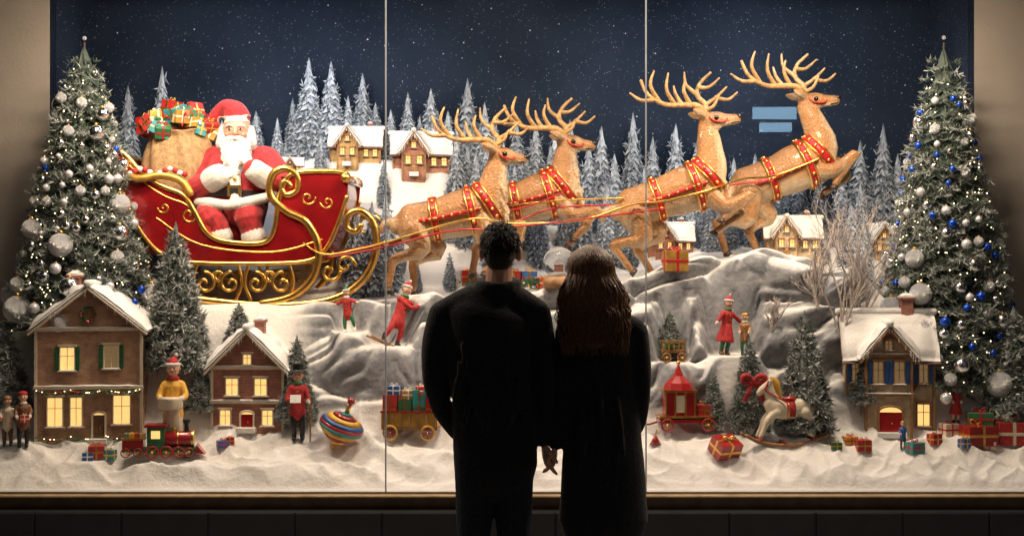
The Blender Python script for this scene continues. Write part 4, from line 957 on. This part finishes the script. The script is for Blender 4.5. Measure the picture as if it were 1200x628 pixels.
for i,(x,m_) in enumerate(((-20,'blue'),(-4,'goldpaint'),(14,'redcloth'))): b.gift((x,-2,50-(i%2)*5),(13,14,10),m_,'white',.3*i)
for x in(-22,22):
    for w in(-16,16): wheel(b,(x,w,7),8,'goldpaint','redpaint')
b.build('toy_wagon',p,bevel=.001)
p=drop(795,502); s=S(p.y); b=MB(); b.T=Matrix.Translation(p)@Matrix.Rotation(.08,4,'Z')@Matrix.Scale(s,4)
b.box((8,0,10),(64,26,4),'redpaint'); b.box((8,0,15),(66,28,2),'gold'); 
b.box((0,0,30),(34,22,28),'redpaint'); 
for x in(-17,-6,6,17): b.box((x,-11.5,30),(2,1.5,28),'gold')
b.box((0,-11.3,30),(10,1.2,20),'cream'); b.box((0,0,45),(40,26,3),'gold'); b.lathe([(19,46),(15,54),(6,62),(3,70),(0.5,76)],(0,0,0),'redpaint',8,smooth=False); b.sph((0,0,77),2.5,'gold',8)
b.gift((30,0,16),(16,16,12),'redcloth','gold')
for x in(-16,32):
    for w in(-15,15): wheel(b,(x,w,6),7,'redpaint')
b.tube([(-26,0,8),(-40,-6,6),(-48,-8,14)],1.2,'redpaint',6,res=3); b.build('toy_caravan',p,bevel=.001)
b=MB(); q=drop(768,520); b.tube([q+Vector((0,0,.0)),q+Vector((0,0,.05))],[.035,.008],'redpaint',10,cap='flat'); b.tube([q+Vector((0,0,.05)),q+Vector((.01,0,.085))],.005,'gold',6); b.build('toy_bell',q)
p=ledge(3,789,-.02); s=S(p.y); b=MB(); b.T=Matrix.Translation(p)@Matrix.Scale(s,4)
b.box((0,0,12),(26,16,3),'wood')
for k in range(5): b.box((-12+k*6,-8,18),(1.5,1.5,12),'goldpaint'); b.box((-12+k*6,8,18),(1.5,1.5,12),'goldpaint')
b.box((0,-8,24),(27,2,2),'wood'); b.box((0,8,24),(27,2,2),'wood'); b.gift((-4,0,13),(10,10,9),'green','gold')
for x in(-9,9):
    for w in(-9,9): wheel(b,(x,w,5),5,'wood')
b.build('wooden_cart',p)
p=drop(922,524); s=S(p.y); e=empty('rocking_horse',p); T=Matrix.Translation(p)@Matrix.Rotation(.15,4,'Z')@Matrix.Scale(s,4)
m=MB(); m.T=T
m.tube([(26,0,44),(16,0,46),(0,0,43),(-14,0,47),(-20,0,52)],[9,12,10.5,12,9],'cream',16,flat=.75,res=3)
m.tube([(-14,0,50),(-20,0,62),(-22,0,72)],[10,7,5.5],'cream',12,flat=.7,res=3); m.tube([(-22,0,74),(-29,0,69),(-34,0,64)],[5.5,4.6,3.6],'cream',12,flat=.75,res=3)
for w in(-3,3): m.tube([(-20,w,78),(-20,w*1.2,83)],[2,.7],'cream',6)
for w in(-5,5):
    m.tube([(-14,w,42),(-24,w,34),(-30,w,22),(-34,w,14)],[6,4.5,3,2.6],'cream',10,res=3); m.tube([(20,w,42),(27,w,32),(22,w,22),(30,w,14)],[7.5,5,3,2.6],'cream',10,res=3)
m.fuse('horse',s*.9,p,e,sm=3)
f=MB(); f.T=T
for w in(-8,8): f.tube([(-52,w,16),(-36,w,8),(-5,w,3.5),(26,w,7),(48,w,15)],2.2,'wood',8,res=4)
for x,z in((-34,11),(-5,7),(30,11)): f.tube([(x,-9,z),(x,9,z)],1.8,'redpaint',8)
f.tube([(-19,0,82),(-13,0,76),(-11,0,66),(-7,0,56)],[2,4,4,2],'yellow',8,res=3,flat=.6); f.tube([(26,0,50),(36,0,48),(40,0,34),(38,0,26)],[2,4,4,1.5],'yellow',8,res=3)
f.tube([(-2,0,45),(8,0,45)],[11.4,11.4],'redcloth',16,flat=.8,cap='flat'); f.sph((3,0,57),(9,6,3),'redpaint',12); f.tube([(-1,0,44),(0.5,0,44)],[12,12],'gold',16,flat=.8,cap='flat')
for w in(-1,1): f.sph((-25,w*4.2,73),1.2,'eye',8); f.tube([(-24,w*4.4,78),(-28,w*4.2,68),(-22,w*4.8,64),(-4,w*8,54)],.9,'redstrap',6,res=3)
f.build('rockers_and_saddle',p,e)
def giftat(px,py,w,h,m,rib,rz=0,rx=0,d=None,y=None):
    p=drop(px,py) if y is None else Q(px,py,y); s=S(p.y); b=MB(); b.gift(p-Vector((0,0,.01)),(w*s,(d or w*.8)*s,h*s),m,rib,rz,rx); b.build('gift_box',p,bevel=.0012)
giftat(847,530,30,20,'redpaint','gold',.5,.5); giftat(113,534,18,14,'redcloth','gold',.3); giftat(128,536,14,11,'teal','gold',-.3); giftat(103,537,12,9,'blue','white',.2)
giftat(262,522,15,8,'blue','redstrap',.4); giftat(270,518,9,8,'redcloth','gold',.1)
giftat(1146,518,36,22,'redpaint','gold',.15); giftat(1148,496,28,15,'green','redstrap',-.2,y=drop(1146,511).y+.03); giftat(1185,518,34,26,'redcloth','cream',-.1); giftat(1112,508,18,14,'cream','redstrap',.3); giftat(1012,526,16,13,'redcloth','gold'); giftat(1072,528,18,12,'teal','redstrap',.4)
giftat(996,518,16,9,'yellow','redstrap',.1); giftat(791,316,26,24,'goldpaint','redstrap',.2); giftat(549,330,17,15,'redpaint','gold',.2); giftat(620,332,18,16,'blue','gold',.1); giftat(636,336,13,12,'redcloth','gold',.5); giftat(980,524,12,8,'green','gold'); giftat(604,334,14,18,'redcloth','gold',-.2)
giftat(1095,518,14,12,'redcloth','gold',.5); giftat(1174,496,24,18,'redpaint','cream',.2,y=drop(1170,511).y+.05); giftat(1130,522,12,10,'blue','gold',.5); giftat(1160,524,14,9,'cream','redstrap',-.4)
for cx,cy in((628,338),(560,338)):
    p=drop(cx,cy); b=MB(); rr=random.Random(cx)
    for i in range(170):
        a=p+Vector((rr.gauss(0,.055),rr.gauss(0,.03),rr.random()*.06)); b.tube([a,a+Vector((rr.uniform(-.03,.03),rr.uniform(-.03,.01),rr.uniform(0,.03)))],[.003,.001],'green',4)
    for i in range(16): b.sph(p+Vector((rr.gauss(0,.05),-.02+rr.gauss(0,.02),rr.random()*.07)),.009,rr.choice(['redpaint','gold','redpaint']),8)
    b.build('evergreen_garland',p)
p=drop(655,334); s=S(p.y); b=MB(); b.lathe([(19*s,-.02),(19*s,6*s),(15*s,10*s)],p,'wood',24)
gg=bpy.data.materials.new('globe_glass'); gg.use_nodes=True; bs=gg.node_tree.nodes['Principled BSDF']; bs.inputs['Transmission Weight'].default_value=1; bs.inputs['Roughness'].default_value=.02; bs.inputs['IOR'].default_value=1.15; M['globe']=gg
b.sph(p+Vector((0,0,26*s)),19*s,'globe',24); b.lathe([(14*s,9*s),(12*s,15*s),(1*s,17*s)],p,'snow',16); b.box(p+Vector((0,0,20*s)),(9*s,7*s,8*s),'brickred'); b.prism([(p.x-6*s,p.z+24*s),(p.x+6*s,p.z+24*s),(p.x,p.z+31*s)],p.y-4*s,p.y+4*s,'snow'); b.build('snow_globe',p)
def shrub(name,px,py,H,seed,n0=6):
    p=drop(px,py); b=MB(); rr=random.Random(seed); h=H*S(p.y)
    def br(a,d,l,r,dep):
        pts=[a]; dd=d.copy()
        for k in range(3):
            dd=(dd+Vector((rr.uniform(-.25,.25),rr.uniform(-.25,.25),rr.uniform(-.05,.2)))).normalized(); pts.append(pts[-1]+dd*l/3)
        b.tube(pts,[r,r*.85,r*.7,r*.5],'twig',5,cap=None)
        if dep>0:
            for k in range(rr.choice([2,3,3])):
                q=pts[rr.choice([1,2,3])]; nd=(dd+Vector((rr.uniform(-.9,.9),rr.uniform(-.7,.7),rr.uniform(-.1,.5)))).normalized(); br(q,nd,l*rr.uniform(.55,.8),r*.62,dep-1)
    for i in range(n0): br(p,Vector((rr.uniform(-.5,.5),rr.uniform(-.3,.3),1)).normalized(),h*.42,.0075,4)
    b.build(name,p)
shrub('bare_shrub',985,396,180,3,8); shrub('bare_shrub.001',958,362,80,5,5); shrub('bare_shrub.002',905,388,45,9,4); shrub('bare_shrub.003',1010,380,110,14,5)
# ------------------------------------------------------------------ people
PY=-1.2; K=.004
def X(px): return (px-600)*K
def Z(py): return CAMZ-(py-314)*K
def head(e,c,tilt,hairm,yaw,k=1.0):
    T=Matrix.Translation(c)@Matrix.Rotation(yaw,4,'Z')@Matrix.Rotation(tilt,4,'Y')@Matrix.Scale(k,4)
    m=MB(); m.T=T
    m.sph((0,-.012,.02),(.076,.092,.098),'skin',20); m.tube([(0,.03,-.02),(0,.055,-.085)],[.062,.036],'skin',14); m.tube([(0,-.02,-.05),(0,-.03,-.17)],[.056,.062],'skin',14)
    m.tube([(0,.082,.015),(0,.106,-.022)],[.009,.014],'skin',8); m.sph((0,.088,-.058),(.024,.01,.009),'skin',8); m.sph((0,.08,.038),(.055,.012,.012),'skin',8)
    for sg in(-1,1): m.sph((sg*.082,-.008,-.010),(.016,.020,.034),'skin',10); m.sph((sg*.03,.074,.0),(.016,.014,.012),'skin',8)
    m.fuse('head',.0045,c,e,sm=2)
    f=MB(); f.T=T
    for sg in(-1,1): f.sph((sg*.031,.082,.006),.0105,'white',10); f.sph((sg*.031,.090,.006),.006,'eye',8); f.tube([(sg*.016,.090,.028),(sg*.045,.082,.03)],.004,hairm,6)
    f.sph((0,.097,-.056),(.022,.005,.006),'redcloth',8); f.build('face_features',c,e)
me_=empty('man',(X(575),PY,0))
m=MB()
def V3(px,dy,py): return Vector((X(px),PY+dy,Z(py)))
m.tube([V3(581,0,546),V3(580,0,520),V3(578,0,470),V3(574,0,430),V3(572,0,395),V3(573,0,370),V3(577,0,352),V3(583,0,336)],[.196,.198,.190,.202,.218,.212,.155,.080],'coat',30,flat=.60,res=3)
m.tube([V3(523,0,364),V3(550,0,354),V3(577,0,347),V3(602,0,352),V3(626,0,363)],[.060,.074,.084,.074,.060],'coat',16,res=4)
m.tube([V3(520,0,367),V3(511,.0,400),V3(509,.0,440),V3(517,.05,478),V3(536,.08,508)],[.070,.066,.058,.052,.046],'coat',16,res=4)
m.tube([V3(628,0,366),V3(635,.0,400),V3(637,-.01,440),V3(637,.01,485),V3(638,.03,515)],[.070,.064,.056,.049,.045],'coat',16,res=4)
for i,(a,b_) in enumerate((((558,552),(556,628)),((600,552),(602,628)))):
    m.tube([V3(a[0]-2+i*4,0,530),V3(b_[0],.01,600),V3(b_[0]-1,.0,650),V3(b_[0],-.01,692)],[.098,.088,.068,.055],'jeans',16,res=4)
    x=X(b_[0]); m.tube([(x,PY-.06,.045),(x+ (i*2-1)*.02,PY+.18,.035)],[.045,.04],'shoe',12); m.tube([(x,PY-.01,.13),(x,PY-.02,.05)],.055,'jeans',12)
for k,(rr_,th) in enumerate(((.082,.024),(.088,.020))):
    m.tube([V3(584,-.01,336-k*5)+Vector((rr_*math.cos(t),rr_*math.sin(t),.015*math.sin(t))) for t in np.linspace(0,6.283,16)],th,'coat',8,cap=None)
rr=random.Random(6)
for i in range(12):
    px=rr.uniform(535,615); y0=rr.uniform(385,470); m.tube([V3(px,-.112-.02*(1-abs(px-574)/60),y0),V3(px+rr.uniform(-10,10),-.124,y0+25),V3(px+rr.uniform(-16,16),-.112,y0+55)],[.006,.014,.006],'coat',8,res=3)
m.fuse('coat_and_trousers',.0085,(X(575),PY,0),me_,sm=5)
hc=V3(587,.0,294); head(me_,hc,.04,'hairdark',-.12,1.06)
hm=MB(); hm.T=Matrix.Translation(hc)@Matrix.Rotation(-.12,4,'Z')@Matrix.Scale(1.06,4)
hm.sph((0,-.026,.036),(.083,.090,.090),'hairdark',20); hm.sph((0,-.055,-.03),(.066,.054,.060),'hairdark',14)
rr=random.Random(3)
for i in range(1300):
    d=Vector((rr.gauss(0,1),rr.gauss(-.4,1),rr.gauss(.4,.9))).normalized(); 
    if d.y>.55 and d.z<.5: continue
    if d.z<-.5: continue
    a=Vector((d.x*.082,-.026+d.y*.089,.034+d.z*.090)); t=Vector((rr.uniform(-.6,.6),rr.uniform(-.4,.4),-.9 if d.z<.6 else .0)); hm.tube([a,a+d*.005+t*.010,a+d*.004+t*.022],[.0026,.0022,.0006],'hairdark',4)
hm.build('short_hair',hc,me_)
h=MB(); wr=V3(638,.03,520); hand(h,wr,(.16,.05,-1),(.9,.3,0),1,.185,'skin',.38); h.fuse('hand',.0032,wr,me_,sm=2)
we=empty('woman',(X(704),PY,0)); m=MB()
m.tube([V3(707,0,608),V3(707,0,560),V3(706,0,500),V3(705,0,450),V3(704,0,410),V3(703,0,390),V3(698,0,370),V3(694,0,354)],[.210,.198,.180,.160,.172,.164,.12,.06],'coat',30,flat=.64,res=3)
m.tube([V3(667,0,386),V3(702,0,374),V3(744,0,386)],[.056,.072,.056],'coat',16,res=4)
m.tube([V3(665,0,388),V3(661,.0,420),V3(660,0,455),V3(655,.01,495),V3(651,.03,520)],[.058,.051,.046,.041,.038],'coat',14,res=4)
m.tube([V3(745,0,388),V3(750,.0,420),V3(751,0,455),V3(748,.05,495),V3(737,.10,515)],[.058,.052,.047,.043,.040],'coat',14,res=4)
for px in(688,724):
    m.tube([V3(px,0,600),V3(px,0,650),V3(px,-.01,690)],[.07,.058,.048],'jeans',14,res=3); x=X(px); m.tube([(x,PY-.05,.04),(x,PY+.16,.032)],[.038,.032],'shoe',12); m.tube([(x,PY-.01,.2),(x,PY-.02,.05)],.046,'shoe',12)
m.tube([V3(694,-.0,360)+Vector((.07*math.cos(t),.066*math.sin(t),.01*math.sin(t))) for t in np.linspace(0,6.283,16)],.024,'coat',8,cap=None)
rr=random.Random(16)
for i in range(10):
    px=rr.uniform(680,736); y0=rr.uniform(430,540); m.tube([V3(px,-.106,y0),V3(px+rr.uniform(-5,5),-.120,y0+30),V3(px+rr.uniform(-8,8),-.116,y0+65)],[.006,.013,.006],'coat',8,res=3)
m.fuse('coat',.0085,(X(704),PY,0),we,sm=5)
hc=V3(692,0,318); head(we,hc,-.03,'hairbrown',.15,.97)
hm=MB(); hm.sph(hc+Vector((0,-.022,.03)),(.090,.094,.094),'hairbrown',22); hm.tube([hc+Vector((0,-.035,.0)),hc+Vector((.005,-.06,-.12)),hc+Vector((.012,-.085,-.22)),hc+Vector((.02,-.095,-.28))],[.090,.112,.128,.085],'hairbrown',20,flat=.50,res=3)
rr=random.Random(12)
for i in range(900):
    th=rr.uniform(-2.9,-.24) if i%4 else rr.uniform(-3.5,.36); el=rr.uniform(.1,1.5)
    r=.093; top=hc+Vector((0,-.02,.03))
    d=Vector((math.cos(th)*math.cos(el),math.sin(th)*math.cos(el),math.sin(el)))
    a=top+d*r; d2=Vector((math.cos(th),math.sin(th),0)); ln=rr.uniform(.24,.41); pts=[a]; ph=rr.uniform(0,6.28); am=rr.uniform(.006,.020)
    b1=top+d2*(r*1.04); pts.append((a+b1)/2+d*.014); sprd=rr.uniform(.35,.80)
    for k in range(1,9):
        t=k/8; w=am*math.sin(ph+t*12)*min(1,t*1.6)
        sp=1+sprd*math.sin(min(1,t*1.02)*2.1); q=top+Vector((d2.x*r*sp+.012*t,d2.y*r*(1-.15*t)-.060*t,-.01-ln*t)); q+=Vector((w,w*.6*math.cos(ph),0)); pts.append(q)
    k_=rr.uniform(.55,1.0)
    hm.tube(pts,[.0030*k_]+[.0042*k_]*5+[.0038*k_,.0030*k_,.0020,.0006],'hairbrown',4,res=2)
hm.build('long_hair',hc,we)
h=MB(); wr=V3(651,.03,523); hand(h,wr,(-.13,.06,-1),(-.9,.2,0),-1,.165,'skin',.55); h.fuse('hand',.0032,wr,we,sm=2)
h=MB(); wr=V3(736,.11,517); hand(h,wr,(-.3,.5,-.6),(-.5,-.5,0),-1,.165,'skin',.5); h.fuse('hand.001',.0035,wr,we,sm=2)
# ------------------------------------------------------------------ lights (display luminaires + added fill: over the window, on the backdrop, on the couple)
def area(x,y,z,tx,ty,tz,e,sx,sy,col,top=3.62):
    l=bpy.data.lights.new('display_and_fill_light','AREA'); l.energy=e; l.color=col; l.shape='RECTANGLE'; l.size=sx; l.size_y=sy
    o=bpy.data.objects.new('display_and_fill_light',l); scene.collection.objects.link(o); o.location=(x,y,z); d=(Vector((tx,ty,tz))-Vector((x,y,z))); o.rotation_euler=d.to_track_quat('-Z','Y').to_euler()
    b=MB(); b.box((x,y,z+.10),(sx+.06,.14,.06),'black'); b.tube([(x,y,z+.1),(x,y,top)],.012,'black',8); b.build('display_and_fill_housing',(x,y,z))  # the added fill lights get the same housing
for x in(-2.0,0,2.0): area(x,.16,3.34,x*.97,.8,.8,55,.7,.10,(1,.80,.60))
b=MB(); b.box((0,-.55,3.72),(9,1.0,.08),'plinth'); b.build('shop_front_canopy')
for x in(-1.7,1.7): area(x,-.75,3.36,x*.97,.8,1.0,50,1.0,.10,(1,.81,.62),3.7)  # unseen fill lights added outside the glass to brighten the house fronts
for x in(-1.5,1.5): area(x,1.25,3.42,x,2.15,1.4,16,1.4,.10,(.72,.84,1))  # cool wash added to lift the sky backdrop and forest
w=bpy.data.worlds.new("World"); scene.world=w; w.use_nodes=True; nt=w.node_tree
sk=nt.nodes.new('ShaderNodeTexSky'); sk.sky_type='NISHITA'; sk.sun_disc=False; sk.sun_elevation=math.radians(2); sk.sun_rotation=math.radians(160)
bg=nt.nodes['Background']; bg.inputs['Strength'].default_value=.015; nt.links.new(sk.outputs['Color'],bg.inputs['Color'])
sl_=bpy.data.lights.new('fill_sun','SUN'); sl_.energy=.09; sl_.angle=math.radians(.5); sl_.color=(1,.88,.75); so=bpy.data.objects.new('fill_sun',sl_); scene.collection.objects.link(so); so.rotation_euler=(math.radians(55),0,math.radians(30))  # night scene: weak warm fill added from behind for the couple's hair and coats
cd=bpy.data.cameras.new('camera'); cd.sensor_width=36; cd.lens=F/1200*36; cd.clip_end=300
co=bpy.data.objects.new('camera',cd); scene.collection.objects.link(co); co.location=CAM; co.rotation_euler=(math.radians(90),0,0); scene.camera=co
scene.view_settings.view_transform='Standard'
try: scene.view_settings.look='None'
except: pass
scene.view_settings.exposure=0
